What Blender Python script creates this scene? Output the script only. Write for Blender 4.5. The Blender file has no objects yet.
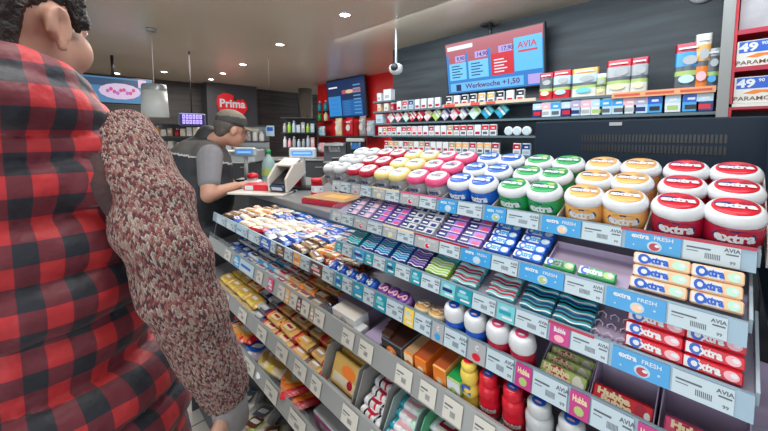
import bpy, bmesh, math, random
from mathutils import Vector, Matrix, Euler, noise
random.seed(7)
PI = math.pi
S = bpy.context.scene
COL = S.collection
# ------------------------------------------------------------------ camera
# world frame: +y runs along the candy shelves away from the camera, +x goes towards the till side, z up
CZ = 1.45
F = 338.0
CY = 161.0            # image row of the optical axis: the lens is shifted down a little, which keeps the verticals upright
YAW = math.radians(44.1)      # camera heading, clockwise from +y
PITCH = math.radians(4.4)
cam_d = bpy.data.cameras.new('camera'); cam = bpy.data.objects.new('camera', cam_d); COL.objects.link(cam)
cam_d.sensor_width = 36.0; cam_d.lens = F * 36.0 / 768.0; cam_d.clip_start = 0.02; cam_d.shift_y = -(215.5-CY)/768.0
cam.location = (0, 0, CZ); cam.rotation_euler = (PI/2 - PITCH, 0, -YAW)
S.camera = cam
S.view_settings.view_transform = 'Standard'; S.view_settings.look = 'None'
S.view_settings.gamma = 1.0; S.view_settings.use_curve_mapping = False
S.view_settings.exposure = 0.0
# ------------------------------------------------------------------ world light (open forecourt side behind the customers)
w = bpy.data.worlds.new('world'); S.world = w; w.use_nodes = True
w.node_tree.nodes['Background'].inputs[0].default_value = (0.88, 0.94, 1.0, 1)
w.node_tree.nodes['Background'].inputs[1].default_value = 1.15
def area(name, loc, sx, sy, power, col=(1,1,1), rot=(0,0,0)):
    l = bpy.data.lights.new(name, 'AREA'); l.shape = 'RECTANGLE'; l.size = sx; l.size_y = sy
    l.energy = power; l.color = col
    o = bpy.data.objects.new(name, l); COL.objects.link(o); o.location = loc; o.rotation_euler = rot
    return o
area('ceiling_light_aisle', (0.1, 0.8, 2.6), 0.5, 1.8, 24, (1.0, 0.95, 0.89))
area('ceiling_light_rack', (0.8, 0.4, 2.6), 0.3, 1.8, 15, (0.80, 0.88, 1.0), (0, math.radians(-12), 0))
area('ceiling_light_counter', (1.5, 2.4, 2.6), 0.4, 2.0, 34, (1.0, 0.95, 0.88))
area('ceiling_light_wall', (2.5, 1.6, 2.6), 0.3, 4.0, 46, (0.82, 0.93, 1.0), (0, math.radians(-25), 0))
area('ceiling_light_far', (2.0, 6.2, 2.6), 2.0, 2.6, 110, (1.0, 0.93, 0.88))
area('daylight_shopfront', (-2.2, 0.2, 1.5), 3.0, 1.8, 40, (0.9, 0.95, 1.0), (0, math.radians(-90), 0))

# ------------------------------------------------------------------ projection helpers used for surveying the place
HV = Vector((math.sin(YAW), math.cos(YAW), 0)); RV = Vector((math.cos(YAW), -math.sin(YAW), 0)); UV_ = Vector((0, 0, 1))
FW = HV*math.cos(PITCH) - UV_*math.sin(PITCH); UP = HV*math.sin(PITCH) + UV_*math.cos(PITCH)
CAMP = Vector((0, 0, CZ))
def ray(px, py): return FW + RV*((px-384)/F) + UP*((CY-py)/F)
def cw(px, py, Z): return CAMP + ray(px, py)*Z
ZS = .657
def cwo(px, py, Z): return cw(px, py, Z*ZS)
def pz(px, py, z):
    r = ray(px, py); return CAMP + r*((z-CZ)/r.z)
def yat(px, a, z):
    V = Vector((a, 0, z-CZ)); k = (px-384)/F
    return (k*V.dot(FW) - V.dot(RV)) / (RV.y - k*FW.y)

# ------------------------------------------------------------------ materials
MATS = {}
def mat(name, col, rough=0.45, metal=0.0, emit=0.0, noise_amt=0.0, nscale=30, bump=0.0, alpha=None, spec=0.5, trans=0.0, coat=0.0):
    if name in MATS: return MATS[name]
    m = bpy.data.materials.new(name); m.use_nodes = True; nt = m.node_tree; b = nt.nodes['Principled BSDF']
    c = (col[0], col[1], col[2], 1)
    b.inputs['Base Color'].default_value = c; b.inputs['Roughness'].default_value = rough
    b.inputs['Metallic'].default_value = metal; b.inputs['Specular IOR Level'].default_value = spec
    if coat: b.inputs['Coat Weight'].default_value = coat; b.inputs['Coat Roughness'].default_value = 0.15
    if trans: b.inputs['Transmission Weight'].default_value = trans; b.inputs['IOR'].default_value = 1.25
    if emit:
        b.inputs['Base Color'].default_value = (col[0]*.15, col[1]*.15, col[2]*.15, 1); b.inputs['Emission Color'].default_value = c; b.inputs['Emission Strength'].default_value = emit
    if alpha is not None: b.inputs['Alpha'].default_value = alpha
    if noise_amt or bump:
        tc = nt.nodes.new('ShaderNodeTexCoord'); n = nt.nodes.new('ShaderNodeTexNoise')
        n.inputs['Scale'].default_value = nscale; n.inputs['Detail'].default_value = 4
        nt.links.new(tc.outputs['Object'], n.inputs['Vector'])
        if noise_amt:
            mx = nt.nodes.new('ShaderNodeMix'); mx.data_type = 'RGBA'
            mx.inputs['A'].default_value = tuple(max(0, v*(1-noise_amt)) for v in col) + (1,)
            mx.inputs['B'].default_value = tuple(min(1, v*(1+noise_amt)) for v in col) + (1,)
            nt.links.new(n.outputs['Fac'], mx.inputs['Factor']); nt.links.new(mx.outputs['Result'], b.inputs['Base Color'])
        if bump:
            bp = nt.nodes.new('ShaderNodeBump'); bp.inputs['Strength'].default_value = bump; bp.inputs['Distance'].default_value = 0.01
            nt.links.new(n.outputs['Fac'], bp.inputs['Height']); nt.links.new(bp.outputs['Normal'], b.inputs['Normal'])
    MATS[name] = m; return m
PAL = dict(
 white=(.68,.71,.74), offwhite=(.72,.70,.64), cream=(.78,.66,.42), grey=(.38,.40,.42), silver=(.50,.53,.55), dgrey=(.10,.11,.13), black=(.012,.013,.016),
 navy=(.015,.03,.16), blue=(.01,.10,.52), sky=(.04,.32,.68), pale=(.45,.62,.74), teal=(.01,.30,.40), aqua=(.16,.55,.60), mint=(.45,.78,.62),
 green=(.02,.33,.09), lime=(.32,.60,.06), leaf=(.38,.52,.16), red=(.62,.012,.03), crimson=(.42,.01,.04), pink=(.66,.07,.19), rose=(.80,.42,.48), magenta=(.50,.03,.22),
 orange=(.80,.20,.02), amber=(.80,.42,.12), peach=(.85,.55,.33), gold=(.62,.40,.10), yellow=(.82,.62,.10), butter=(.70,.60,.22), brown=(.13,.045,.02), choco=(.05,.02,.014), tan=(.46,.30,.16),
 rust=(.42,.09,.03), lilac=(.40,.34,.52), purple=(.16,.05,.32), violet=(.30,.17,.52))
def P(n, rough=0.28):
    return mat(n + '_print', PAL[n], rough, noise_amt=0.06, nscale=60, coat=0.1, spec=0.35)
def foil(n): return mat(n + '_foil', PAL[n], 0.25, noise_amt=0.30, nscale=45, bump=0.5, spec=0.8, coat=0.4)
steel = mat('brushed_steel', (.42,.44,.44), 0.32, 0.75, noise_amt=.08, nscale=80)
railm = mat('blue_lit_rail_aluminium', (.27,.38,.46), 0.4, 0.3, noise_amt=.05, nscale=50)  # cool rack light tint put into the rail colour
shelfm = mat('grey_lilac_shelf', (.30,.29,.38), 0.45, noise_amt=.06)
dark = mat('charcoal_panel', (.010,.022,.040), 0.5, noise_amt=.12, nscale=12, spec=.25)
blk = mat('black_plastic', (.012,.013,.016), 0.35, noise_amt=.1)
acry = mat('clear_acrylic', (.6,.7,.75), 0.1, alpha=0.10, spec=0.4)
cardm = mat('price_card', (.50,.62,.69), 0.4, noise_amt=.03)  # blue LED light on the rack is partly mixed into this card colour
cardb = mat('beige_lit_price_card', (.62,.61,.55), 0.4, noise_amt=.03)  # lower tray cards: warmer light partly put into the beige
railb = mat('grey_lit_steel_rail', (.38,.40,.40), 0.38, 0.35, noise_amt=.05)  # lower rails: grey partly holds the light there, without the blue tint
inkm = mat('card_ink', (.10,.12,.15), 0.5)
lilacbox = mat('lilac_display_card', (.42,.35,.50), 0.5, noise_amt=.06)
greycard = mat('grey_display_card', (.30,.30,.29), 0.6, noise_amt=.06)

# ------------------------------------------------------------------ mesh builder
TXT = {}
def text_mesh(s, bold=0.0):
    k = (s, bold)
    if k not in TXT:
        c = bpy.data.curves.new('lettering', 'FONT'); c.body = s; c.size = 1.0; c.align_x = 'CENTER'; c.align_y = 'CENTER'
        c.resolution_u = 2; c.offset = bold
        o = bpy.data.objects.new('lettering', c); me = bpy.data.meshes.new_from_object(o)
        vs = [v.co.copy() for v in me.vertices]; fs = [tuple(p.vertices) for p in me.polygons]
        bpy.data.objects.remove(o); bpy.data.curves.remove(c); bpy.data.meshes.remove(me)
        TXT[k] = (vs, fs)
    return TXT[k]
I4 = Matrix.Identity(4)
FRONT = Matrix.Rotation(PI/2, 4, 'X')       # text plane xy -> facing -y, upright
class MB:
    def __init__(s): s.v = []; s.f = []; s.mi = []; s.m = []; s.sm = []
    def slot(s, m):
        if m not in s.m: s.m.append(m)
        return s.m.index(m)
    def add(s, vs, fs, m, M=I4, smooth=False):
        n = len(s.v); s.v += [M @ Vector(v) for v in vs]; k = s.slot(m)
        for f in fs: s.f.append(tuple(i+n for i in f)); s.mi.append(k); s.sm.append(smooth)
    def box(s, c, d, m, M=I4, bev=0.0):
        x, y, z = c; a, b, e = d[0]/2, d[1]/2, d[2]/2
        if bev <= 0:
            vs = [(x+i*a, y+j*b, z+k*e) for k in (-1,1) for j in (-1,1) for i in (-1,1)]
            s.add(vs, [(0,2,3,1),(4,5,7,6),(0,1,5,4),(2,6,7,3),(0,4,6,2),(1,3,7,5)], m, M); return
        bv = min(bev, a*.9, b*.9, e*.9); r = []
        for k, zz in ((0,-e),(1,-e+bv),(2,e-bv),(3,e)):
            o = bv if k in (0,3) else 0
            A, B = a-o, b-o; q = bv*.7
            r.append([(x-A+q,y-B,z+zz),(x+A-q,y-B,z+zz),(x+A,y-B+q,z+zz),(x+A,y+B-q,z+zz),(x+A-q,y+B,z+zz),(x-A+q,y+B,z+zz),(x-A,y+B-q,z+zz),(x-A,y-B+q,z+zz)])
        s.rings(r, m, M, cap=True, smooth=False)
    def rings(s, r, m, M=I4, cap=True, smooth=True):
        n = len(r[0]); vs = [p for q in r for p in q]; fs = []
        for i in range(len(r)-1):
            for j in range(n): fs.append((i*n+j, i*n+(j+1)%n, (i+1)*n+(j+1)%n, (i+1)*n+j))
        if cap: fs.append(tuple(range(n-1,-1,-1))); fs.append(tuple(range((len(r)-1)*n, len(r)*n)))
        s.add(vs, fs, m, M, smooth)
    def lathe(s, prof, m, M=I4, seg=24, cap=True, smooth=True, sq=0.0):
        r = []
        for (rad, z) in prof:
            q = []
            for k in range(seg):
                t = 2*PI*k/seg; e = 1 + sq*(1-abs(math.cos(2*t)))*0.5 if sq else 1
                q.append((rad*e*math.cos(t), rad*e*math.sin(t), z))
            r.append(q)
        s.rings(r, m, M, cap, smooth)
    def tube(s, pts, rad, m, M=I4, seg=10):
        pts = [Vector(p) for p in pts]; r = []
        for i, p in enumerate(pts):
            d = (pts[min(i+1, len(pts)-1)] - pts[max(i-1, 0)]).normalized()
            u = d.orthogonal().normalized() if i == 0 else (u - d*u.dot(d)).normalized()
            w_ = d.cross(u); q = rad[i] if isinstance(rad, (list, tuple)) else rad
            r.append([tuple(p + (u*math.cos(2*PI*k/seg) + w_*math.sin(2*PI*k/seg))*q) for k in range(seg)])
        s.rings(r, m, M)
    def plate(s, pts, y0, y1, m, M=I4):       # polygon in xz extruded along y
        n = len(pts); vs = [(x, y0, z) for x, z in pts] + [(x, y1, z) for x, z in pts]
        fs = [tuple(range(n)), tuple(range(2*n-1, n-1, -1))] + [(i, i+n, (i+1)%n+n, (i+1)%n) for i in range(n)]
        s.add(vs, fs, m, M)
    def quad(s, x0, z0, x1, z1, y, m, M=I4):  # flat mark on a front face
        s.add([(x0,y,z0),(x1,y,z0),(x1,y,z1),(x0,y,z1)], [(0,1,2,3)], m, M)
    def disc(s, x, z, rx, rz, y, m, M=I4, n=14):
        s.add([(x+rx*math.cos(2*PI*k/n), y, z+rz*math.sin(2*PI*k/n)) for k in range(n)], [tuple(range(n))], m, M)
    def text(s, t, size, m, M=I4, bold=0.0, sx=1.0):
        vs, fs = text_mesh(t, bold); s.add([(v.x*size*sx, v.y*size, 0) for v in vs], fs, m, M)
    def ftext(s, t, size, x, y, z, m, M=I4, bold=0.0, sx=1.0):
        s.text(t, size, m, M @ Matrix.Translation((x, y, z)) @ FRONT, bold, sx)
    def wrap(s, t, size, m, rad, z, M=I4, bold=0.0, sx=1.0):   # lettering bent round a cylinder, centred on -y
        vs, fs = text_mesh(t, bold)
        s.add([(rad*math.sin(v.x*size*sx/rad), -rad*math.cos(v.x*size*sx/rad), z+v.y*size) for v in vs], fs, m, M)
    def wpatch(s, rad, z, hw, hz, m, M=I4, n=12):              # oval patch bent round a cylinder
        s.add([(rad*math.sin(hw*math.cos(2*PI*k/n)/rad), -rad*math.cos(hw*math.cos(2*PI*k/n)/rad), z+hz*math.sin(2*PI*k/n)) for k in range(n)], [tuple(range(n))], m, M)
    def mesh(s, name):
        me = bpy.data.meshes.new(name); me.from_pydata([tuple(v) for v in s.v], [], s.f)
        for m in s.m: me.materials.append(m)
        me.polygons.foreach_set('material_index', s.mi); me.polygons.foreach_set('use_smooth', s.sm); me.update()
        return me
    def build(s, name, parent=None):
        o = bpy.data.objects.new(name, s.mesh(name)); COL.objects.link(o)
        if parent: o.parent = parent
        return o
def T(x, y, z): return Matrix.Translation((x, y, z))
def tag(o, label, cat, group=None, kind=None):
    if kind == 'structure': o['kind'] = kind; return o
    o['label'] = label; o['category'] = cat
    if group: o['group'] = group
    if kind: o['kind'] = kind
    return o
def empty(name, loc=(0,0,0), rot=(0,0,0)):
    o = bpy.data.objects.new(name, None); o.empty_display_size = .05; COL.objects.link(o); o.location = loc; o.rotation_euler = rot; return o
def struct(mb, name):
    o = mb.build(name); o['kind'] = 'structure'; return o
class Kind:
    """first call places the prototype itself, later calls copy it with its parts"""
    def __init__(s, root): s.root = root; s.used = False; s.kids = [(c, list(c.children)) for c in root.children]
    def __call__(s, loc, rot, label, cat, group, fx=1.0):
        if not s.used: r = s.root; s.used = True
        else:
            r = s.root.copy(); COL.objects.link(r)
            for c, g in s.kids:
                k = c.copy(); COL.objects.link(k); k.parent = r
                for h in g: q = h.copy(); COL.objects.link(q); q.parent = k
        r.location = loc; r.rotation_euler = rot; r.scale = (fx, 1, 1); tag(r, label, cat, group); return r
RX = -PI/2     # faces the customers: local x runs along -y, local y goes into the shelf
def rr(tilt=0.0, yaw=0.0, roll=0.0): return (tilt, roll, RX + yaw)
ORD = ['front','second','third','fourth','fifth','sixth','seventh','eighth','ninth','tenth','eleventh','twelfth','thirteenth','fourteenth','fifteenth','sixteenth','seventeenth','eighteenth','nineteenth','twentieth']
NTH = ['first'] + ORD[1:]
def nth(i): return NTH[i] if i < 20 else 'twenty-' + NTH[i-20]
# ================================================================== SETTING
def nodes_wood(name, c0, c1, rough, axis=(1,1,14), scale=1.2):
    m = bpy.data.materials.new(name); m.use_nodes = True; nt = m.node_tree; b = nt.nodes['Principled BSDF']
    tc = nt.nodes.new('ShaderNodeTexCoord'); mp = nt.nodes.new('ShaderNodeMapping'); mp.inputs['Scale'].default_value = axis
    n = nt.nodes.new('ShaderNodeTexNoise'); n.inputs['Scale'].default_value = scale; n.inputs['Detail'].default_value = 8
    cr = nt.nodes.new('ShaderNodeValToRGB'); cr.color_ramp.elements[0].position = .35; cr.color_ramp.elements[1].position = .68
    cr.color_ramp.elements[0].color = (*c0, 1); cr.color_ramp.elements[1].color = (*c1, 1)
    nt.links.new(tc.outputs['Object'], mp.inputs[0]); nt.links.new(mp.outputs[0], n.inputs['Vector']); nt.links.new(n.outputs['Fac'], cr.inputs[0])
    nt.links.new(cr.outputs[0], b.inputs['Base Color']); b.inputs['Roughness'].default_value = rough
    return m
wallw = nodes_wood('dark_wood_wall', (.012,.019,.026), (.036,.050,.062), .5)
wallb = nodes_wood('dark_brown_wall', (.018,.013,.012), (.055,.045,.042), .45)
CEIL = 2.65
# floor: large grey tiles, lightened to bounce light up at the ceiling
m = bpy.data.materials.new('floor_tiles'); m.use_nodes = True; nt = m.node_tree; b = nt.nodes['Principled BSDF']
tc = nt.nodes.new('ShaderNodeTexCoord'); br = nt.nodes.new('ShaderNodeTexBrick'); br.offset = 0
br.inputs['Scale'].default_value = 1.0; br.inputs['Brick Width'].default_value = .6; br.inputs['Row Height'].default_value = .6; br.inputs['Mortar Size'].default_value = .004
br.inputs['Color1'].default_value = (.42,.41,.39,1); br.inputs['Color2'].default_value = (.46,.45,.42,1); br.inputs['Mortar'].default_value = (.08,.08,.08,1)
nt.links.new(tc.outputs['Object'], br.inputs['Vector']); nt.links.new(br.outputs['Color'], b.inputs['Base Color']); b.inputs['Roughness'].default_value = .3
mb = MB(); mb.box((1, 6, -.02), (18, 22, .04), m); struct(mb, 'floor')
ceilm = mat('lacquered_taupe_ceiling', (.70,.60,.47), 0.26, noise_amt=.05, nscale=2, spec=.7)
mb = MB(); mb.box((1, 6, CEIL+.03), (18, 22, .06), ceilm)
struct(mb, 'ceiling')
AW = 3.51
yb1 = yat(393, AW, 2.2)
mb = MB(); mb.box((AW+.06, (yb1-1.2)/2, CEIL/2), (.12, yb1+1.2, CEIL), wallw); struct(mb, 'wall_right')
redm = mat('red_wall_paint', (.70,.012,.015), .38, noise_amt=.05, nscale=4)
AR = 4.63
yr0, yr1 = yb1+.0, yat(318, AR, 2.0)
mb = MB(); mb.box((AR+.06, (yr0+yr1)/2, CEIL/2), (.12, yr1-yr0, CEIL), redm); struct(mb, 'wall_red')
def vwall(name, pA, pB, m, th=.12, z0=0, z1=CEIL):
    A = Vector((pA.x, pA.y, 0)); B = Vector((pB.x, pB.y, 0)); d = B-A; L = d.length; ang = math.atan2(d.y, d.x)
    mb = MB(); mb.box((L/2, th/2, (z0+z1)/2), (L, th, z1-z0), m); o = struct(mb, name); o.location = A; o.rotation_euler = (0,0,ang); return o, L
YE = cw(215, 135, 8.2).y
def at_end(px, py, off=.0): r = ray(px, py); return CAMP + r*((YE-off)/r.y)
xe0, xe1 = at_end(-60, 100).x, AR+1.6
mb = MB(); mb.box(((xe0+xe1)/2, YE+.06, CEIL/2), (xe1-xe0, .12, CEIL), wallb); struct(mb, 'wall_end')
c0, c1 = at_end(207, 100, .4).x, at_end(257, 100, .4).x
mb = MB(); mb.box(((c0+c1)/2, YE-.2, CEIL/2), (c1-c0, .4, CEIL), mat('grey_column_panel', (.05,.053,.06), .4, noise_amt=.1)); struct(mb, 'wall_column')
mb = MB(); mb.lathe([(.18,0),(.18,CEIL)], mat('mirror_steel', (.42,.42,.42), .18, .9), seg=24); o = struct(mb, 'trim_1'); o.location = at_end(306, 135, .9).xy.to_3d()
# grey post at the end of the tobacco wall
p0 = yat(722, 3.07, 1.6)
mb = MB(); mb.box((3.22, p0, CEIL/2), (.36, .055, CEIL), mat('grey_post', (.26,.26,.25), .5, noise_amt=.05)); struct(mb, 'trim_2')

# downlights: bright discs in the ceiling
lampm = mat('lamp_glow', (1,.97,.9), .4, emit=22)
def ceil_pt(px, py):
    return pz(px, py, CEIL)
mb = MB(); mb.lathe([(.05,-.012),(.062,-.012),(.062,0),(.05,0)], mat('lamp_ring', (.7,.7,.7), .3, .4), seg=20, cap=False)
r0 = empty('ceiling_spotlight'); mb.build('ring', r0)
m2 = MB(); m2.lathe([(.05,-.008),(.048,-.004)], lampm, seg=20); m2.build('lamp', r0)
spot = Kind(r0)
for px, py, d in ((345,14,'nearest to the middle of the ceiling'),(280,44,'second nearest, over the till'),(243,64,'right above the red sign'),(223,73,'left above the red sign, small'),(211,79,'farthest, lowest in a row of three'),(164,71.5,'just right of the pendant cord'),(117,73,'left of the pendant cord')):
    spot(ceil_pt(px, py), (0,0,0), 'small bright recessed ceiling spotlight, ' + d, 'ceiling light', 'recessed ceiling spotlights')
# pendant lamp
pc = pz(151, 28.6, CEIL); 
pr = empty('pendant_lamp', pc); tag(pr, 'white frosted pendant lamp hanging on a thin cord over the aisle', 'pendant lamp')
ds = (pc - CAMP).length
zb = cw(154, 117, (pc-CAMP).dot(FW)).z - CEIL; zt = cw(154, 84, (pc-CAMP).dot(FW)).z - CEIL
mb = MB(); mb.lathe([(.002,-.03),(.05,-.03),(.05,0),(.002,0)], steel, seg=20); mb.build('ceiling_rose', pr)
mb = MB(); mb.tube([(0,0,-.02),(0,0,zt)], .004, mat('cord_white', (.7,.7,.66), .5)); mb.build('cord', pr)
mb = MB(); mb.lathe([(.126,zt-.07),(.124,zt-.02),(.116,zt),(.02,zt+.005)], mat('lamp_cap', (.30,.34,.36), .3, .3), seg=28, cap=False); mb.build('lamp_cap', pr)
mb = MB(); mb.lathe([(.130,zb),(.138,zb+.004),(.124,zt-.065),(.118,zt-.065)], mat('frosted_glass', (.62,.66,.66), .35, noise_amt=.04), seg=28); mb.build('lamp_shade', pr)

# ------------------------------------------------------------------ tobacco wall
AS = 3.12   # front edge of the shelves
sh_z = dict(T=CZ+.45, A=CZ+.314, B=CZ+.156, C=CZ-.006, D=CZ-.19, E=CZ-.39)
yl, yrt, ymid = yat(373, AS, CZ), yat(716, AS, CZ), yat(538, AS, CZ)
shm = mat('slate_shelf', (.10,.15,.18), .35, noise_amt=.08)
stripm = mat('orange_price_strip', (.80,.36,.16), .4, noise_amt=.05); stripr = mat('red_strip_print', (.62,.08,.05), .4)
tob = empty('tobacco_shelf_unit', (AW-.2, (yl+yrt)/2, 0)); tag(tob, 'slate grey wall shelf unit for tobacco behind the till', 'shelf unit')
tl = tob.location
def tobpart(mb, name): o = mb.build(name, tob); o.matrix_parent_inverse = Matrix.Translation(-Vector(tl)); return o
mb = MB(); mb.box((AW-.02, (yl+yrt)/2, (sh_z['A']+.4)/2), (.03, yl-yrt, sh_z['A']-.4+.1), shm); tobpart(mb, 'back_panel')
for k, z in sh_z.items():
    y1 = yl; y0 = yrt
    if k == 'T': y0 = yat(392, AS, CZ)
    mb = MB(); mb.box(((AS+AW)/2-.02, (y0+y1)/2, z-.01), (AW-AS-.04, y1-y0, .02), shm); tobpart(mb, 'shelf')
mb = MB()
ya, yb = yat(612, AS, CZ+.3), yat(716, AS, CZ+.3)
mb.box((AS-.006, (ya+yb)/2, sh_z['A']-.012), (.008, ya-yb, .042), stripm)
for k in range(3): mb.box((AS-.0115, yb+(ya-yb)*(k+.5)/3, sh_z['A']-.012), (.002, .16, .016), stripr)
tobpart(mb, 'price_strip')
mb = MB(); ya, yb = yat(443, AS, CZ+.3), yat(536, AS, CZ+.3)
mb.box((AS-.006, (ya+yb)/2, sh_z['A']+.006), (.008, ya-yb, .03), mat('cream_strip', (.62,.5,.36), .4))
for k, wd in ((.02,.14),(.33,.10),(.5,.1)): mb.box((AS-.011, ya-(ya-yb)*(k+.07), sh_z['A']+.006), (.003, wd*(ya-yb), .026), mat('red_strip', (.62,.08,.06), .4))
tobpart(mb, 'price_strip')
# packets on the wall
def packet(cols, wd=.072, hh=.112, dp=.03, kind='cigarette_pack'):
    mb = MB(); a, b_, c = [P(q) for q in cols]
    mb.box((0, dp/2, hh/2), (wd, dp, hh), a, bev=.002)
    mb.quad(-wd*.48, hh*.50, wd*.48, hh*.92, -.0006, b_); mb.quad(-wd*.35, hh*.12, wd*.35, hh*.36, -.0006, c)
    mb.quad(-wd*.2, hh*.62, wd*.25, hh*.74, -.0010, P('white'))
    return Kind(mb.build(kind))
cig = [packet(c) for c in (('white','crimson','grey'),('white','red','dgrey'),('white','rose','red'),('offwhite','tan','red'),('white','white','crimson'),('pale','navy','grey'),('white','black','red'),('white','amber','dgrey'))]
cdesc = ['white pack with crimson top','white pack with red top','white and rose pack','off-white pack with tan top','plain white pack with crimson mark','pale blue pack with navy top','white pack with black top','white pack with amber top']
def cigrow(x0, x1, zk, rowname, ks, pitch=.086, tilt=0, aa=AS+.015, grp='cigarette packs on the wall shelves', cat='cigarette pack', word='along the '):
    y1 = yat(x0, aa, sh_z[zk]+.05); y0 = yat(x1, aa, sh_z[zk]+.05); n = int((y1-y0)/pitch)
    for i in range(n):
        k = ks[random.randrange(len(ks))]
        y = y1 - pitch*(i+.5)
        cig[k]((aa, y, sh_z[zk]+.0005), rr(0), '%s, %s from left, %s' % (cdesc[k], nth(i), rowname), cat, grp)
cigrow(396, 442, 'A', 'top shelf left of screen', [4,1,4,5], .10)
cigrow(445, 534, 'A', 'top shelf under the screen', [6,4,6,7], .10)
cigrow(378, 504, 'C', 'third tobacco shelf', [0,1,2,3,4,2,1])
cigrow(384, 506, 'D', 'fourth tobacco shelf', [4,3,0,7])
cigrow(512, 533, 'D', 'fourth shelf beside grey panel', [5,0,7], .09)
# angled pouches on shelf B
def pouch(cols, wd=.125, hh=.10):
    mb = MB(); a, b_, c = [P(q) for q in cols]
    mb.box((0, .012, 0), (wd, .024, hh), a, bev=.002); mb.quad(-wd*.1, -hh*.5, wd*.08, hh*.5, -.0006, P('white')); mb.quad(wd*.2, -hh*.4, wd*.4, hh*.4, -.0006, c); mb.quad(-wd*.44, -hh*.2, -wd*.16, hh*.2, -.0006, b_)
    return mb.build('tobacco_pouch')
seq = [('white','rose','crimson'),('rose','white','crimson'),('mint','white','red'),('red','rose','white'),('red','white','crimson'),('rose','white','leaf'),('leaf','lime','white'),('lilac','white','navy'),('rose','white','red'),('grey','white','navy'),('mint','white','leaf'),('teal','sky','aqua'),('teal','sky','aqua')]
sx = [391,398,406,412,420,427,436,445,454,463,474,487,501]
sdesc = ['white and rose','rose and crimson','mint and red','red and rose','plain red','rose and leaf green','leaf green and lime','lilac and white','rose and red','grey and navy','mint and leaf green','teal left one','teal right one']
for i, (c, x) in enumerate(zip(seq, sx)):
    o = pouch(c); y = yat(x, AS+.03, sh_z['B']+.06)
    o.location = (AS+.04, y, sh_z['B']+.083); o.rotation_euler = (0, math.radians(-42), RX)
    tag(o, 'tilted tobacco pouch, %s, %s from the left on the second wall shelf' % (sdesc[i], nth(i)), 'tobacco pouch', 'tilted tobacco pouches')
mb = MB(); mb.lathe([(.041,0),(.043,.003),(.043,.022),(.038,.025)], P('white'), T(0,0,0) @ Matrix.Rotation(PI/2,4,'X'), seg=20); mb.disc(0,0,.03,.03,-.0262,cardm)
tin = Kind(mb.build('round_tin'))
for i, x in enumerate((509.5,518,527.5)):
    tin((AS+.05, yat(x, AS+.05, sh_z['C']+.05), sh_z['C']+.045), rr(0), 'round white tin standing on edge on the third wall shelf, %s of three' % ('left','middle','right')[i], 'tin', 'round white tins')
# white cartons on the short top shelf, small boxes below
for i, (x, wd, hh, c, s_, lb) in enumerate(((379,.09,.09,'white','T','small white carton on the short top wall shelf'),(387,.17,.12,'white','T','large white carton on the short top wall shelf'),(379,.08,.085,'peach','A','peach box at the left end under the white cartons'),(386,.1,.085,'offwhite','A','off-white box second under the white cartons'),(392,.06,.085,'red','A','narrow red box third under the white cartons'),(379,.16,.10,'pale','B','pale blue box at the left end of the second wall shelf'))):
    wd *= .8; hh *= 1.2
    mb = MB(); mb.box((0,.04,hh/2), (wd,.08,hh), P(c), bev=.003); mb.box((0,.04,hh-.006), (wd+.002,.082,.012), P('white' if c != 'white' else 'pale')); mb.quad(-wd*.3, hh*.2, wd*.3, hh*.5, -.0006, P('grey'))
    o = mb.build('carton'); o.location = (AS+.02, yat(x, AS+.02, sh_z[s_]), sh_z[s_]+.0005); o.rotation_euler = rr(0); tag(o, lb, 'box', 'boxes at the left end of the wall shelves')

# tobacco pouches standing on the top shelf (right)
def bigpouch(wd, hh, top, mid, bot, spot_):
    mb = MB(); n = 10; r = []
    for k in range(n+1):
        t = k/n; th = .024*math.sin(PI*min(1, t*.9+.08))**.6; z = hh*t
        r.append([(-wd/2, th*.3+.02, z), (-wd/2*.8, .02-th*.5, z), (0, .02-th, z), (wd/2*.8, .02-th*.5, z), (wd/2, th*.3+.02, z), (wd/2*.8,.02+th*.5,z), (0,.02+th,z), (-wd/2*.8,.02+th*.5,z)])
    def seg(a, b_, m_): mb.rings(r[a:b_+1], P(m_), cap=False)
    seg(0,1,bot); seg(1,3,bot); seg(3,4,'leaf' if bot != 'orange' else 'orange'); seg(4,5,'dgrey'); seg(5,8,mid); seg(8,10,top)
    mb.add(r[0], [tuple(range(8))], P(bot)); mb.add(r[-1], [tuple(range(8))], P(top))
    mb.disc(0, hh*.22, wd*.3, hh*.09, -.006, P(spot_)); mb.disc(wd*.1, hh*.62, wd*.28, hh*.10, -.006, P('grey'))
    mb.quad(-wd*.35, hh*.86, wd*.35, hh*.90, -.0045, P('white'))
    return mb.build('snack_pouch')
zA = sh_z['A']+.001
for i, (x, wd, hh, top, mid, bot, sp, dz, lb) in enumerate((
  (543.5,.12,.20,'crimson','dgrey','red','cream',-.03,'leftmost of the three beside the screen, red base'),
  (559,.15,.205,'red','pale','red','pale',-.03,'middle of the three beside the screen, red top'),
  (582,.20,.20,'amber','pale','offwhite','aqua',-.03,'widest of the three beside the screen, amber top'),
  (599,.07,.15,'offwhite','leaf','cream','cream',-.03,'narrow pale one right of the amber-topped pouch'),
  (616,.17,.225,'red','grey','offwhite','cream',0,'left of the pair in the middle, red top'),
  (637,.11,.225,'crimson','grey','offwhite','cream',0,'right of the pair in the middle, crimson top'),
  (685,.14,.27,'crimson','sky','dgrey','pale',0,'tall blue one left in the right-hand group'),
  (700,.085,.31,'offwhite','amber','orange','rose',0,'tallest one, orange, in the right-hand group'),
  (711,.07,.22,'grey','dgrey','dgrey','sky',0,'dark one next to the grey post'))):
    o = bigpouch(wd*1.0, hh*1.2, top, mid, bot, sp); o.location = (AS+.032, yat(x, AS+.01, zA), zA); o.rotation_euler = rr(math.radians(-4))
    tag(o, 'standing tobacco pouch, ' + lb, 'tobacco pouch', 'standing tobacco pouches')
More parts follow.
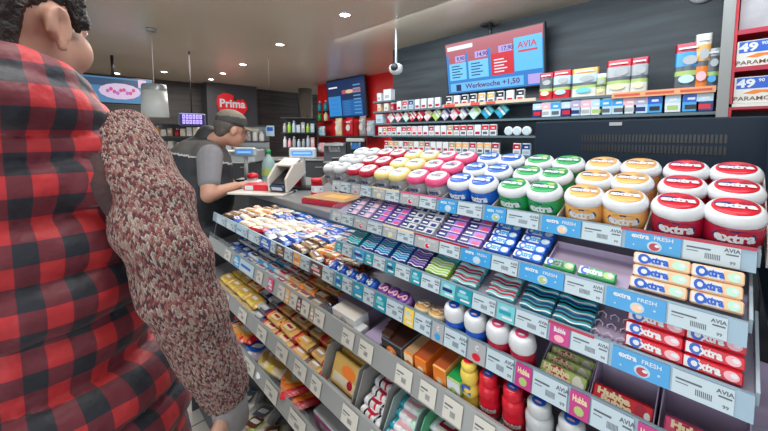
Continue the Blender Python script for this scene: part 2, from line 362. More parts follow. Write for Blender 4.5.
# small blister packs in a row under the strip
bl = []
for c in (('pale','sky','dgrey'),('white','rose','grey'),('pale','lilac','navy'),('sky','blue','black'),('white','pale','leaf'),('navy','pale','red')):
    bl.append(packet(c, .085, .13, .02, 'small_packet'))
bd = ['pale blue','white and rose','pale and lilac','bright blue','white and green','navy']
for i, x in enumerate((537,545,555,566,575,585,596,605,618,629,640,654,672,690,704)):
    k = (5,1,0,5,2,1,4,0,0,1,2,3,4,3,5)[i]
    bl[k]((AS+.01, yat(x, AS+.01, CZ+.15), sh_z['B']+.0005+.004), rr(0), '%s tobacco packet below the price strip, %s from the left' % (bd[k], nth(i)), 'tobacco packet', 'packets below the price strip')
# items partly hidden behind the grey panel
mb = MB(); mb.lathe([(.03,0),(.032,.005),(.032,.10),(.02,.112)], P('amber'), seg=16); ck = Kind(mb.build('cigarillo_tin'))
for x, q in ((671,'left'),(681,'right')): ck((AS+.05, yat(x, AS+.05, sh_z['C']), sh_z['C']+.0005), rr(0), 'amber cigarillo tin above the grey panel, %s one' % q, 'tin', 'amber tins')
mb = MB(); mb.box((0,.05,.055),(.20,.1,.11), P('green'), bev=.01); mb.quad(-.1,.05,.1,.08,-.001,P('lime')); o = mb.build('green_box'); o.location=(AS+.02,yat(700,AS+.02,sh_z['C']),sh_z['C']+.0005); o.rotation_euler=rr(0); tag(o,'green box on the wall shelf above the grey panel','box')

# wide menu screen under the ceiling
y0, y1 = yat(542.5, 3.32, CZ+1.0), yat(445, 3.32, CZ+1.0); W_ = y1-y0; HB = .56
scr = empty('menu_screen', (3.42, (y0+y1)/2, CZ+.49), rr(math.radians(9))); tag(scr, 'wide blue and red car wash price screen hung under the ceiling', 'screen')
E = lambda n, c, s_=1.0: mat(n+'_lit_screen', c, .3, emit=s_)
mb = MB(); mb.box((0,.02,HB/2), (W_+.03,.05,HB+.03), blk, bev=.004); mb.build('housing', scr)
mb = MB(); yf = -.0065
mb.quad(-W_/2,0,W_/2,HB,yf,E('blue',(.03,.20,.55)))
def em(x0,z0,x1,z1,m_,k): mb.quad(-W_/2+x0*W_, z0*HB, -W_/2+x1*W_, z1*HB, yf-.0006*k, m_)
em(0,.78,1,1,E('brick',(.42,.10,.13)),1); em(.02,.86,.32,.94,E('white',(.75,.8,.9)),2); em(.74,.28,.99,.86,E('paleblue',(.12,.50,.85)),1.5)
for i, (a_, b_, c_) in enumerate(((.03,.235,'l'),(.26,.48,'l'),(.51,.735,'r'))):
    em(a_,.26,b_,.84-.0+.02*i, E('brick',(.42,.10,.13)), 1.5)
    em(a_,.26,b_,.60 if i < 2 else .66, E('paleblue2',(.16,.55,.88)) if c_=='l' else E('red',(.62,.02,.04)), 2)
    em(a_+.08,.62+.02*i,b_-.01,.74+.02*i, E('lav',(.45,.35,.75)), 2.5)
    mb.ftext(('9,90','14,90','17,90')[i], .06, -W_/2+(b_-.06)*W_, yf-.003, (.675+.02*i)*HB, E('ink',(.02,.02,.12)), bold=.02)
    for k in range(5): em(a_+.03,.31+.055*k,a_+.13+.03*(k%2),.33+.055*k, E('ink',(.02,.02,.12)) if c_=='l' else E('white',(.75,.8,.9)), 3)
em(.03,.03,.82,.20,E('paleblue3',(.14,.46,.80)),2); em(.86,.03,.98,.2,E('lav',(.45,.35,.75)),2); em(.10,.04,.16,.17,E('ink',(.02,.02,.12)),3)
mb.ftext('Werkwoche +1,50', .075, 0, yf-.004, .115*HB, E('ink2',(.10,.02,.16)), bold=.02, sx=1.1)
mb.ftext('AVIA', .085, W_*.36, yf-.004, .72*HB, E('avia',(.62,.05,.10)), bold=.02)
mb.quad(W_*.28,.60*HB,W_*.45,.635*HB,yf-.004,E('avia',(.62,.05,.10)))
mb.build('display', scr)
mb = MB(); mb.tube([(0,.03,HB*.9),(0,.03,HB+.12)], .02, blk); mb.build('bracket', scr)
# small sensor above screen, dome cameras
def dome(loc, label, s_=1.0):
    r = empty('security_camera', loc); tag(r, label, 'security camera')
    mb = MB(); mb.tube([(0,0,0),(0,0,CEIL-loc[2])], .012*s_, mat('cam_white',(.55,.57,.58),.35)); mb.build('mount', r)
    mb = MB(); mb.lathe([(.002,-.075*s_),(.04*s_,-.07*s_),(.072*s_,-.045*s_),(.08*s_,0),(.072*s_,.03*s_),(.04*s_,.05*s_),(.002,.055*s_)], mat('cam_white',(.55,.57,.58),.35), seg=24); mb.build('housing', r)
    mb = MB(); mb.lathe([(.045*s_,0),(.04*s_,.012*s_),(.02*s_,.022*s_),(.001,.024*s_)], blk, Matrix.Rotation(PI/2,4,'X') @ T(0,0,.066*s_), seg=20); o = mb.build('lens', r); o.rotation_euler = (0,0,-YAW-.35)
p = cwo(396,68,5.9); dome(p, 'white ball security camera under the ceiling between red and grey wall', 1.0)
d1 = empty('wall_dome', (AW, yat(702, AW, CZ+.95), CZ+1.06)); tag(d1, 'white round dome on the wall above the tobacco pouches', 'security camera')
mb = MB(); mb.lathe([(.085,0),(.085,.025),(.07,.05),(.04,.07),(.002,.075)], mat('cam_white',(.55,.57,.58),.35), Matrix.Rotation(-PI/2,4,'Y'), seg=28); mb.build('housing', d1)
mb = MB(); mb.lathe([(.04,0),(.03,.02),(.002,.028)], blk, T(-.068,0,-.0) @ Matrix.Rotation(-PI/2,4,'Y'), seg=20); mb.build('lens', d1)
mb = MB(); mb.box((0,0,0),(.09,.12,.03), blk, bev=.01); o = mb.build('ceiling_sensor'); o.location = pz(495,29,CEIL-.02); o.location.x = min(o.location.x, AW-.1); o.location.z = CEIL-.015; tag(o,'small black sensor on the ceiling above the price screen','sensor')

# shelf with large cartons right of the grey post
AC = 3.07
car = empty('carton_shelf', (AC+.25, yat(760, AC, 1.5)-.35, 0)); tag(car, 'shelf bay with red edges right of the grey post', 'shelf unit')
cl = Vector(car.location)
mb = MB(); ye = yat(728, AC, 1.6)
mb.box((AC+.48, ye-.6, CEIL/2), (.03, 1.2, CEIL), mat('carton_backing',(.30,.30,.31),.6,noise_amt=.3,nscale=6)); o = mb.build('back_panel', car); o.matrix_parent_inverse = T(*(-cl))
zc = [cwo(745, y, 1).z*0 for y in (0,)]
def zat(px, py, a):  # height on the vertical plane x=a
    r = ray(px, py); return CZ + r.z*(a/r.x)
zs = [zat(745, 36, AC), zat(745, 67.5, AC), zat(745, 107, AC), zat(745,150,AC)]
for z in (zs[0]+.025, zs[1]-.008, zs[2]-.0, zs[3]):
    mb = MB(); mb.box((AC+.24, ye-.6, z), (.48, 1.2, .014), P('red')); mb.box((AC-.002, ye-.6, z), (.012, 1.2, .028), P('crimson')); o = mb.build('shelf', car); o.matrix_parent_inverse = T(*(-cl))
mb = MB(); mb.box((AC+.22, ye-.6, zs[2]+.012), (.46,1.2,.02), P('offwhite')); o = mb.build('shelf', car); o.matrix_parent_inverse = T(*(-cl))
mb = MB(); mb.box((AC+.22, ye-.008, CEIL/2), (.46,.014,CEIL), P('red')); o = mb.build('side_panel', car); o.matrix_parent_inverse = T(*(-cl))
mb = MB(); W2 = .24; H2 = .16
mb.box((W2/2, .15, H2/2), (W2, .30, H2), P('offwhite'), bev=.003); mb.quad(.01,H2*.55,W2-.09,H2*.97,-.0008,P('blue')); mb.quad(W2-.09,H2*.55,W2-.01,H2*.97,-.0008,P('red'))
mb.ftext('49', .066, .050, -.002, H2*.74, P('white'), bold=.04, sx=1.2); mb.ftext('90', .026, .115, -.002, H2*.84, P('white'), bold=.02)
mb.plate([(.04,H2*.38),(.09,H2*.50),(.20,H2*.46),(.15,H2*.36),(.12,H2*.40),(.09,H2*.34)], -.0015, -.0008, P('orange'))
mb.ftext('PARAMOUNT', .034, W2/2+.0, -.002, H2*.17, P('brown'), bold=.01, sx=1.15)
ctn = Kind(mb.build('cigarette_carton'))
ctn((AC+.004, ye-.018, zs[1]+.001), rr(0), 'large off-white and blue carton on the upper red shelf right of the post', 'carton', 'large cartons right of the grey post')
ctn((AC+.004, ye-.018, zs[2]+.0235), rr(0), 'large off-white and blue carton on the lower red shelf right of the post', 'carton', 'large cartons right of the grey post')
mb = MB(); zz = zat(745,38,AC)
for k in range(1): mb.box((.3, .02, .22), (.6,.03,.44), mat('grey_poster',(.42,.42,.44),.5,noise_amt=.5,nscale=7))
o = mb.build('grey_poster'); o.location = (AC+.05, ye-.02, zs[0]+.035); o.rotation_euler = rr(0); tag(o,'blurred pale grey poster above the cartons at the top right','poster')
# ================================================================== FAR END OF THE SHOP
# facing towards the camera: yaw for objects far away facing back along the view
def face(loc, yaw=0.0, tilt=0.0): return (tilt, 0, -YAW + yaw)   # local -y looks back at the camera
def at_red(px, py, off=.02):   # a point on the red wall plane
    a = AR - off; r = ray(px, py); k = a/r.x; return CAMP + r*k
A_ = at_red(329.5, 84, .10); B_ = at_red(366.5, 117, .10); C_ = at_red(366.5,76,.10)
W_ = A_.y - C_.y; H_ = .85*(A_.z-CZ) ; 
zb_ = at_red(329.5,118,.10).z; zt_ = at_red(345,80,.10).z; H_ = zt_-zb_
tv = empty('menu_screen', (AR-.10, (A_.y+C_.y)/2, zb_), rr(math.radians(6))); tag(tv, 'pair of dark blue portrait menu screens on the red wall', 'screen')
mb = MB(); mb.box((0,.03,H_/2),(W_+.04,.06,H_+.04), blk, bev=.006); mb.build('housing', tv)
mb = MB(); y = -.002
mb.quad(-W_/2,.0,W_/2,H_,y,E('midnight',(.01,.03,.10)))
mb.quad(-W_/2+.02,.03,-W_*.13,H_*.58,y-.001,E('sky2',(.03,.24,.60))); mb.quad(-W_*.1,.03,W_/2-.1,H_*.45,y-.001,E('deep',(.015,.12,.36)))
mb.quad(-W_*.08,H_*.62,W_/2-.12,H_*.72,y-.002,E('brick',(.42,.10,.13))); mb.disc(.15,H_*.67,.10*W_,.04,y-.003,E('cream',(.7,.5,.3)))
mb.quad(-W_*.45,H_*.80,-W_*.2,H_*.84,y-.002,E('white',(.75,.8,.9)))
for k in range(9): mb.quad(W_*.22,H_*(.08+.09*k),W_*.40,H_*(.11+.09*k),y-.003,E('pale5',(.12,.3,.5))); mb.quad(-W_*.05,H_*(.05+.045*k),W_*.12,H_*(.062+.045*k),y-.003,E('pale6',(.06,.22,.42)))
for k in range(4): mb.quad(-W_*.42,H_*(.1+.12*k),-W_*.2,H_*(.14+.12*k),y-.002,E('blue',(.03,.20,.55)))
mb.build('display', tv)
# shelves on the red wall with bags
yA, yB = yr1-.03, at_red(380,130).y
def redshelf(py, ya, yb, dep=.35):
    z = at_red(345, py, .3).z; mb = MB(); mb.box((AR-dep/2, (ya+yb)/2, z-.012), (dep, ya-yb, .024), mat('black_shelf',(.03,.03,.035),.4)); return mb, z
rs = empty('bag_shelf', (AR-.2, (yA+yB)/2, 0)); tag(rs, 'black shelves on the red wall holding coffee and snack bags', 'shelf unit')
zsR = []
for py in (136, 154):
    mb, z = redshelf(py, yA, yB); o = mb.build('shelf', rs); o.matrix_parent_inverse = T(*(-Vector(rs.location))); zsR.append(z)
def simplebag(wd, hh, c1, c2, name='snack_bag'):
    mb = MB(); r = []
    for k in range(7):
        t = k/6; th = .05*math.sin(PI*(.12+.88*t*.95))**.7+.004; wv = wd/2*(1-.12*math.sin(PI*t))
        r.append([(wv*math.cos(q), th*math.sin(q), hh*t) for q in [2*PI*j/12 for j in range(12)]])
    mb.rings(r, P(c1)); mb.disc(0, hh*.45, wd*.3, hh*.18, -.055, P(c2)); mb.quad(-wd*.3,hh*.72,wd*.3,hh*.8,-.05,P('white'))
    return mb.build(name)
for i, (x, py, wd, hh, c1, c2, lb) in enumerate(((322,0,.26,.22,'pale','aqua','pale blue bag leftmost on the upper shelf of the red wall'),(339,0,.24,.38,'cream','white','cream bag second on the upper shelf of the red wall'),(350,0,.24,.38,'red','white','red bag third on the upper shelf of the red wall'),(363,0,.2,.40,'grey','white','grey bag fourth on the upper shelf of the red wall'),(371,0,.24,.30,'pale','white','pale bag rightmost on the upper shelf of the red wall'),
    (321,1,.30,.22,'rose','white','rose box-like bag leftmost on the lower shelf of the red wall'),(337,1,.26,.24,'offwhite','grey','off-white bag second on the lower shelf of the red wall'))):
    o = simplebag(wd, hh, c1, c2); z = zsR[py]; o.location = (AR-.22, at_red(x,130,.22).y, z+.001); o.rotation_euler = rr(0); tag(o, lb, 'bag', 'bags on the red wall shelves')
for i, x in enumerate((320,326)):
    for j in (0,1):
        mb = MB(); mb.lathe([(.04,0),(.05,.01),(.05,.14),(.02,.18),(.02,.21)], P(('green','teal','cream','teal')[i*2+j]), seg=14)
        mb.lathe([(.022,.205),(.022,.235)], P('white'), seg=12)
        o = mb.build('bottle'); o.location = (AR-.14, at_red(x,113,.14).y, at_red(x,113,.14).z - j*.02 + (.22 if j else 0)*0); 
        o.location.z = (at_red(323,121,.14).z, at_red(323,111,.14).z)[j]; tag(o, '%s bottle left of the blue menu screens, %s row' % (('green','teal','cream','sea green')[i*2+j], ('lower','upper')[j]), 'bottle', 'bottles left of the menu screens')
for py in (121.2, 111.2):
    z = at_red(323,py,.14).z; mb = MB(); mb.box((AR-.1, at_red(323,113,.14).y, z-.012),(.2,.36,.02), mat('black_shelf',(.03,.03,.035),.4)); o = mb.build('shelf', rs); o.matrix_parent_inverse = T(*(-Vector(rs.location)))

# dark back counter with cups and machines behind the till
def grd(px, Z): p = cwo(px, 135, Z); return Vector((p.x, p.y, 0))
def cabinet(name, px0, px1, Z, z0, z1, m_, dep=.5, lb='', cat='cabinet'):
    a, b_ = grd(px0, Z), grd(px1, Z); d = b_-a; L = d.length
    r = empty(name, (a+b_)/2, (0,0,math.atan2(d.y,d.x))); tag(r, lb, cat)
    mb = MB(); mb.box((0, dep/2, (z0+z1)/2), (L, dep, z1-z0), m_, bev=.01); mb.build('body', r)
    mb = MB(); mb.box((0, dep/2, z1+.012), (L+.03, dep+.03, .024), steel, bev=.004); mb.build('top', r)
    n = max(1, int(L/.5))
    for k in range(n):
        mb = MB(); mb.box((-L/2+(k+.5)*L/n, -.008, (z0+z1)/2), (L/n-.02, .016, z1-z0-.06), mat('cab_front',(.05,.05,.055),.35), bev=.003); d_ = mb.build('door', r)
        mb = MB(); mb.box((-L/2+(k+.5)*L/n, -.025, z1-.10), (.12,.018,.014), steel, bev=.003); mb.build('handle', d_)
    return r, L
cabinet('back_counter', 150, 375, 8.0, 0.0, 1.05, mat('cab_body',(.04,.04,.045),.4), .55, 'dark back counter with steel top behind the till')
def shelfbox(px0, px1, py0, py1, Z, lb, rowsz, m_):
    a, b_ = grd(px0, Z), grd(px1, Z); d = b_-a; L = d.length; z0 = cwo(300,py1,Z).z; z1 = cwo(300,py0,Z).z
    r = empty('wall_shelf', Vector(((a.x+b_.x)/2,(a.y+b_.y)/2,z0)), (0,0,math.atan2(d.y,d.x))); tag(r, lb, 'shelf unit')
    H = z1-z0
    mb = MB(); mb.box((0,.31,H/2),(L,.02,H), m_); mb.build('back_panel', r)
    for k in range(rowsz+1):
        mb = MB(); mb.box((0,.15,H*k/rowsz),(L,.30,.02), mat('black_shelf',(.03,.03,.035),.4)); mb.build('shelf', r)
    return r, L, H
def fill(r, L, H, rows_, n, cols, lb, s_=.09):
    M_ = Matrix.Translation(r.location) @ Matrix.Rotation(r.rotation_euler.z, 4, 'Z')
    for j in range(rows_):
        for i in range(n):
            c = cols[random.randrange(len(cols))]; wd = L/n*.8; hh = H/rows_*random.uniform(.5,.8)
            mb = MB()
            if random.random() < .5:
                mb.lathe([(wd*.45,0),(wd*.48,hh*.05),(wd*.48,hh*.7),(wd*.25,hh*.85),(wd*.25,hh)], P(c), seg=12); mb.lathe([(wd*.27,hh*.9),(wd*.27,hh*1.02)], P('white'), seg=10); nm='jar'
            else: mb.box((0,0,hh/2),(wd,.08,hh), P(c), bev=.006); mb.quad(-wd*.3,hh*.4,wd*.3,hh*.75,-.0405,P('white')); nm='package'
            o = mb.build(nm); o.location = M_ @ Vector((-L/2+(i+.5)*L/n, .12, H*j/rows_+.011)); o.rotation_euler = r.rotation_euler
            tag(o, '%s %s, %s from left, %s row, %s' % (c, nm, nth(i), ('lower','upper','top')[j], lb), nm, 'goods on ' + lb)
r, L, H = shelfbox(281, 314, 118, 148, 11.6, 'dark wall shelf with pale goods in front of the mirrored pillar', 2, blk); fill(r, L, H, 2, 7, ['pale','white','grey','lime','rose','pale'], 'pillar shelf')
r, L, H = shelfbox(150, 196, 124, 150, 8.0, 'lit wall shelf with snacks under the purple sign', 2, blk); fill(r, L, H, 2, 7, ['tan','offwhite','crimson','amber','cream'], 'snack shelf under purple sign')
r, L, H = shelfbox(222, 262, 126, 158, 7.6, 'glass display shelf behind the left customer display', 2, steel); fill(r, L, H, 2, 6, ['tan','pale','aqua','offwhite','grey'], 'shelf behind the till')
# coffee machine and dark appliances behind the till
def appliance(px, py0, py1, wpx, Z, body, lb, screen=None):
    p = cwo(px, py1, Z); p.z = 1.0755; hh = cwo(px, py0, Z).z-p.z; wd = wpx/F*Z*ZS
    r = empty('coffee_machine', p, face(p)); tag(r, lb, 'coffee machine')
    mb = MB(); mb.box((0,.2,hh/2),(wd,.4,hh), P(body), bev=.015); mb.build('body', r)
    mb = MB(); mb.box((0,-.05,hh*.92),(wd*.9,.12,hh*.14), steel, bev=.008); mb.build('head', r)
    mb = MB(); mb.box((0,-.06,hh*.05),(wd*.9,.14,hh*.08), steel, bev=.004); mb.build('drip_tray', r)
    for q in (-1,1): mb = MB(); mb.tube([(q*wd*.2,-.07,hh*.85),(q*wd*.2,-.07,hh*.65)], .012, steel); mb.build('spout', r)
    mb = MB(); mb.quad(-wd*.25,hh*.55,wd*.25,hh*.8,-.004, screen or P('grey')); mb.build('panel', r)
appliance(335, 143, 169, 22, 7.0, 'dgrey', 'dark coffee machine with grey panel right of the customer display')
appliance(356, 138, 165, 20, 7.0, 'black', 'black coffee machine below the blue menu screens', E('deep',(.015,.12,.36)))
appliance(240, 150, 166, 30, 7.0, 'silver', 'silver appliance behind the man in the dark vest')
# poster card on the brown wall
p = cwo(270, 131, 7.9); o = empty('wall_card', p, face(p)); tag(o, 'small pale card with blue picture hanging on the brown wall', 'card')
mb = MB(); mb.box((0,.005,0),(.13,.01,.16), P('pale'), bev=.002); mb.quad(-.045,-.0,.045,.06,-.001,P('blue')); mb.build('card', o)
mb = MB(); mb.tube([(0,.01,.08),(0,.01,CEIL-p.z)], .002, blk); mb.build('hanging_wire', o)

# red logo sign
p = at_end(232, 103.5, .44); sg = empty('logo_sign', p, (0,0,0)); tag(sg, 'red bitten-apple shaped sign with white lettering on the grey column', 'sign')
s1 = 30/F*(p-CAMP).dot(FW); 
pts = [(-.48,.0),(-.44,.22),(-.25,.33),(-.05,.30),(.05,.24),(.02,.12),(.12,.06),(.2,.14),(.3,.10),(.34,.16),(.46,.02),(.5,-.15),(.38,-.34),(.1,-.40),(-.2,-.38),(-.42,-.24)]
mb = MB(); mb.plate([(a*s1, b_*s1) for a, b_ in pts], -.03, .03, mat('sign_red_lit', (.75,.01,.02), .35, emit=.6)); mb.build('board', sg)
mb = MB(); mb.ftext('Prima', s1*.36, -.0, -.036, -s1*.02, mat('sign_white_lit',(.8,.8,.82),.4,emit=.5), bold=.03, sx=1.0); mb.build('lettering', sg)
# purple led sign
p = cwo(192.5, 119.5, 7.5); ld = empty('led_sign', p, (0,0,0)); tag(ld, 'rounded black sign with glowing purple lettering hanging left of the man', 'sign')
k = 7.5*ZS/F
mb = MB(); mb.box((0,.03,0),(25*k,.06,14*k), mat('sign_frame',(.10,.12,.22),.3), bev=.035); mb.build('housing', ld)
mb = MB(); mb.quad(-11*k,-5.3*k,11*k,5.3*k,-.0015,E('violet_dark',(.02,.01,.08)))

ledm = mat('led_violet',(.42,.32,1),.4,emit=1.6)
for q in range(6):
    for z_ in (.6, -4.4): mb.quad((-9+3.05*q)*k, z_*k, (-6.6+3.05*q)*k, (z_+4.2)*k, -.003, ledm); mb.quad((-8.2+3.05*q)*k, (z_+1.5)*k, (-7.4+3.05*q)*k, (z_+2.7)*k, -.0036, E('violet_dark',(.02,.01,.08)))
mb.build('display', ld)
mb = MB(); mb.tube([(0,.03,6*k),(0,.03,CEIL-p.z)], .008, blk); mb.build('hanger', ld)
# promotional screen at the left
p = cwo(114, 90, 7.8); ps = empty('promo_screen', p, (0,0,0)); tag(ps, 'wide blue promotion screen with pink oval advert behind the pendant lamp', 'screen')
k = 7.8*ZS/F
mb = MB(); mb.box((0,.03,0),(66*k,.06,27*k), blk, bev=.01); mb.build('housing', ps)
mb = MB(); mb.quad(-32*k,-12.5*k,32*k,12.5*k,-.002,E('promo_blue',(.05,.17,.34))); mb.quad(-32*k,4*k,20*k,11*k,-.0028,E('promo_dark',(.02,.06,.13)))
mb.disc(5*k,-1*k,17*k,8*k,-.0035,E('promo_rose',(.55,.42,.58))); 
for q in range(9): mb.disc((-5+2.6*q)*k, (-1+2*math.sin(q*1.7))*k, 1.5*k, 1.9*k, -.0045-.0002*q, E('promo_mag',(.50,.05,.22)) if q % 3 else E('promo_lilac',(.35,.12,.40)))
mb.quad(22*k,-12*k,30*k,-3*k,-.004,E('promo_teal',(.02,.45,.38))); mb.quad(20*k,4*k,27*k,12*k,-.004,E('promo_rose',(.55,.42,.58))); mb.build('display', ps)
mb = MB(); mb.tube([(0,.03,12*k),(0,.03,CEIL-p.z)], .02, blk); mb.build('hanger', ps)

# ================================================================== COUNTER WITH WORKTOP
ZW = CZ-.372; XW = .93
topm = mat('grey_worktop', (.20,.21,.22), .3, noise_amt=.08, nscale=20)
mb = MB(); mb.box((XW+.33, 1.82, ZW-.02), (.66, 1.72, .04), topm, bev=.004); 
wt = mb.build('worktop'); tag(wt, 'grey counter worktop behind the candy trays, with till things on it', 'worktop')
mb = MB(); mb.box((XW+.36, 1.74, (ZW-.04)/2-.001), (.56, 1.50, ZW-.042), mat('counter_body',(.07,.08,.09),.4,noise_amt=.1)); o = mb.build('till_cabinet'); tag(o, 'dark cabinet carrying the grey worktop behind the candy trays', 'cabinet')

def onW(px, py): return pz(px, py, ZW+.0005)
# shallow red and brown box on the worktop
a_ = onW(322, 206); bx = empty('flat_box', a_, (0,0,RX+.25)); tag(bx, 'flat red box with brown lid lying on the worktop nearest the gum rack', 'box')
mb = MB(); mb.box((0,.11,.013),(.30,.22,.026), P('crimson'), bev=.003); mb.build('base', bx)
mb = MB(); mb.box((0,.11,.031),(.285,.205,.008), P('tan'), bev=.002); mb.box((.03,.10,.0362),(.16,.08,.002), P('amber')); mb.build('lid', bx)
# red leaflets tray
a_ = onW(256, 195); lt = empty('leaflet_tray', a_, (0,0,-YAW-.2)); tag(lt, 'red leaflet tray with white card on the worktop below the payment terminal', 'tray')
mb = MB(); mb.box((.0,.08,.006),(.38,.20,.012), P('offwhite'), bev=.002); mb.build('mat', lt)
mb = MB(); mb.box((.0,.14,.031),(.28,.12,.038), P('red'), bev=.004); mb.quad(-.13,.015,-.07,.045,.079,P('white')); mb.quad(.02,.02,.11,.04,.079,P('crimson')); mb.build('holder', lt)
# red-white canister
a_ = onW(318, 195); cn = empty('canister', a_); tag(cn, 'round red canister with a white band on the worktop', 'canister')
k = (a_-CAMP).dot(FW)/F
mb = MB(); mb.lathe([(6.2*k,0),(6.6*k,.004),(6.6*k,3.5*k)], P('red'), seg=24); mb.lathe([(6.6*k,3.5*k),(6.6*k,10*k)], P('white'), seg=24, cap=False); mb.lathe([(6.6*k,10*k),(6.6*k,14*k),(6.8*k,14*k),(6.8*k,16.5*k),(5.8*k,17*k)], P('red'), seg=24); mb.build('body', cn)
mb = MB(); mb.wpatch(6.7*k, 6.8*k, 4.6*k, 1.6*k, P('blue'), Matrix.Rotation(-YAW,4,'Z')); mb.build('emblem', cn)
# tall red container behind terminal
a_ = onW(299, 187.5); k = (a_-CAMP).dot(FW)/F
t2 = empty('display_tower', a_, (0,0,-YAW)); tag(t2, 'tall red and white container standing behind the payment terminal', 'container')
mb = MB(); mb.lathe([(3.4*k,0),(3.4*k,12*k)], P('red'), seg=18); mb.lathe([(3.4*k,12*k),(3.4*k,20*k)], P('white'), seg=18, cap=False); mb.lathe([(3.4*k,20*k),(3.4*k,26*k),(2.8*k,27*k)], P('red'), seg=18); mb.build('body', t2)
mb = MB(); mb.box((0,-3.6*k,6*k),(9*k,.02,9*k), P('red'), bev=.003); mb.build('leaflet', t2)
# customer displays on poles
def pole_display(px, py, wpx, hpx, ybase, lb):
    a_ = onW(px, ybase); Z = (a_-CAMP).dot(FW); k = Z/F; top = (ybase-py)*k
    r = empty('customer_display', a_, (0,0,-YAW)); tag(r, lb, 'customer display')
    mb = MB(); mb.box((0,0,.01),(.13,.12,.02), blk, bev=.004); mb.build('base', r)
    mb = MB(); mb.tube([(0,0,.02),(0,0,top-hpx*k*.4)], .016, mat('pole_grey',(.5,.52,.53),.35)); mb.build('pole', r)
    mb = MB(); mb.box((0,0,top),(wpx*k,.05,hpx*k), mat('display_white',(.52,.60,.64),.35), bev=.01); mb.build('housing', r)
    mb = MB(); mb.quad(-wpx*k*.40,top-hpx*k*.22,wpx*k*.40,top+hpx*k*.22,-.0265,E('vfd_blue',(.06,.30,.85))); mb.quad(-wpx*k*.33,top-hpx*k*.06,wpx*k*.33,top+hpx*k*.08,-.028,E('vfd_pale',(.30,.60,1.0))); mb.build('screen', r)
pole_display(303.5, 153, 26, 11, 189, 'white customer display with blue screen on a pole, right of the payment terminal')
pole_display(246.5, 152, 20, 9, 181, 'white customer display with blue screen on a pole, beside the man')
# payment terminal
a_ = onW(287, 192); Z = (a_-CAMP).dot(FW); k = Z/F
pt = empty('payment_terminal', a_, (0,0,-YAW-.35)); pt.scale = (1.3,1.3,1.25); tag(pt, 'white card payment terminal with privacy hood on a dark stand', 'payment terminal')
mb = MB(); mb.lathe([(.045,0),(.045,.008),(.014,.02),(.014,.06)], mat('stand_navy',(.02,.04,.10),.35), seg=18); mb.build('stand', pt)
hood = mat('terminal_white',(.62,.58,.52),.4)
M_ = T(0,0,.06) @ Matrix.Rotation(math.radians(28),4,'X')
mb = MB(); mb.box((0,0,.01),(.085,.17,.03), mat('stand_navy',(.02,.04,.10),.35), M_, bev=.006); mb.quad(-.03,0,.03,.02,-.0851,P('pale'),M_); mb.box((0,-.01,.027),(.07,.12,.004), blk, M_); mb.build('body', pt)
for s_ in (-1,1):
    mb = MB(); q = [(-.085,-.01),(-.06,.055),(.03,.085),(.095,.06),(.095,-.01)]
    vs = [(s_*.044,a,b) for a,b in q]+[(s_*.056,a,b) for a,b in q]; n=5
    mb.add(vs, [tuple(range(n)),tuple(range(2*n-1,n-1,-1))]+[(i,i+n,(i+1)%n+n,(i+1)%n) for i in range(n)], hood, M_); mb.build('hood_side', pt)
mb = MB(); mb.box((0,.06,.076),(.10,.075,.012), hood, M_, bev=.004); mb.box((0,.097,.04),(.10,.01,.07), hood, M_, bev=.003); mb.build('hood_top', pt)
# receipt roll / white base with red bun shape left
a_ = onW(253, 186); k = (a_-CAMP).dot(FW)/F
st = empty('card_reader', a_, (0,0,-YAW)); tag(st, 'small white stand with a red top near the hands of the man', 'card reader')
mb = MB(); mb.box((0,0,3*k),(15*k,.09,6*k), P('white'), bev=.008); mb.box((0,0,7*k),(8*k,.06,3*k),P('silver'),bev=.004); mb.build('base', st)
mb = MB(); mb.lathe([(5*k,8*k),(5.5*k,10*k),(4.5*k,12.5*k),(.5*k,13.5*k)], P('red'), seg=20); mb.build('top', st)
# water bottle
a_ = onW(269, 183); k = (a_-CAMP).dot(FW)/F
wb = empty('water_bottle', a_); tag(wb, 'clear plastic bottle with green cap behind the payment terminal', 'bottle')
bm_ = mat('bottle_plastic',(.42,.62,.60),.15,alpha=.55); 
mb = MB(); mb.lathe([(6*k,0),(6.6*k,2*k),(6.2*k,8*k),(6.6*k,14*k),(6.4*k,20*k),(4.5*k,24*k),(2*k,28*k),(1.8*k,30*k)], bm_, seg=20); mb.build('body', wb)
mb = MB(); mb.lathe([(2.3*k,29.5*k),(2.3*k,33*k),(1.8*k,33.4*k)], P('green'), seg=16); mb.build('cap', wb)
mb = MB(); mb.lathe([(6.7*k,8*k),(6.7*k,15*k)], P('leaf'), seg=20, cap=False); mb.build('label', wb)
# dark till equipment on the worktop right of the display
a_ = onW(338, 200); k = (a_-CAMP).dot(FW)/F
tl_ = empty('cash_register', a_ + Vector((.20,.1,0)), (0,0,-YAW+.3)); tag(tl_, 'black cash register screen facing the till, right of the customer display', 'cash register')
mb = MB(); mb.box((0,0,.012),(.22,.2,.024), blk, bev=.005); mb.build('base', tl_)
mb = MB(); mb.tube([(0,0,.02),(0,.02,.10)], .02, blk); mb.build('pole', tl_)
mb = MB(); mb.box((0,.03,.15),(.26,.03,.17), blk, Matrix.Rotation(-.15,4,'X'), bev=.006); mb.build('screen', tl_)
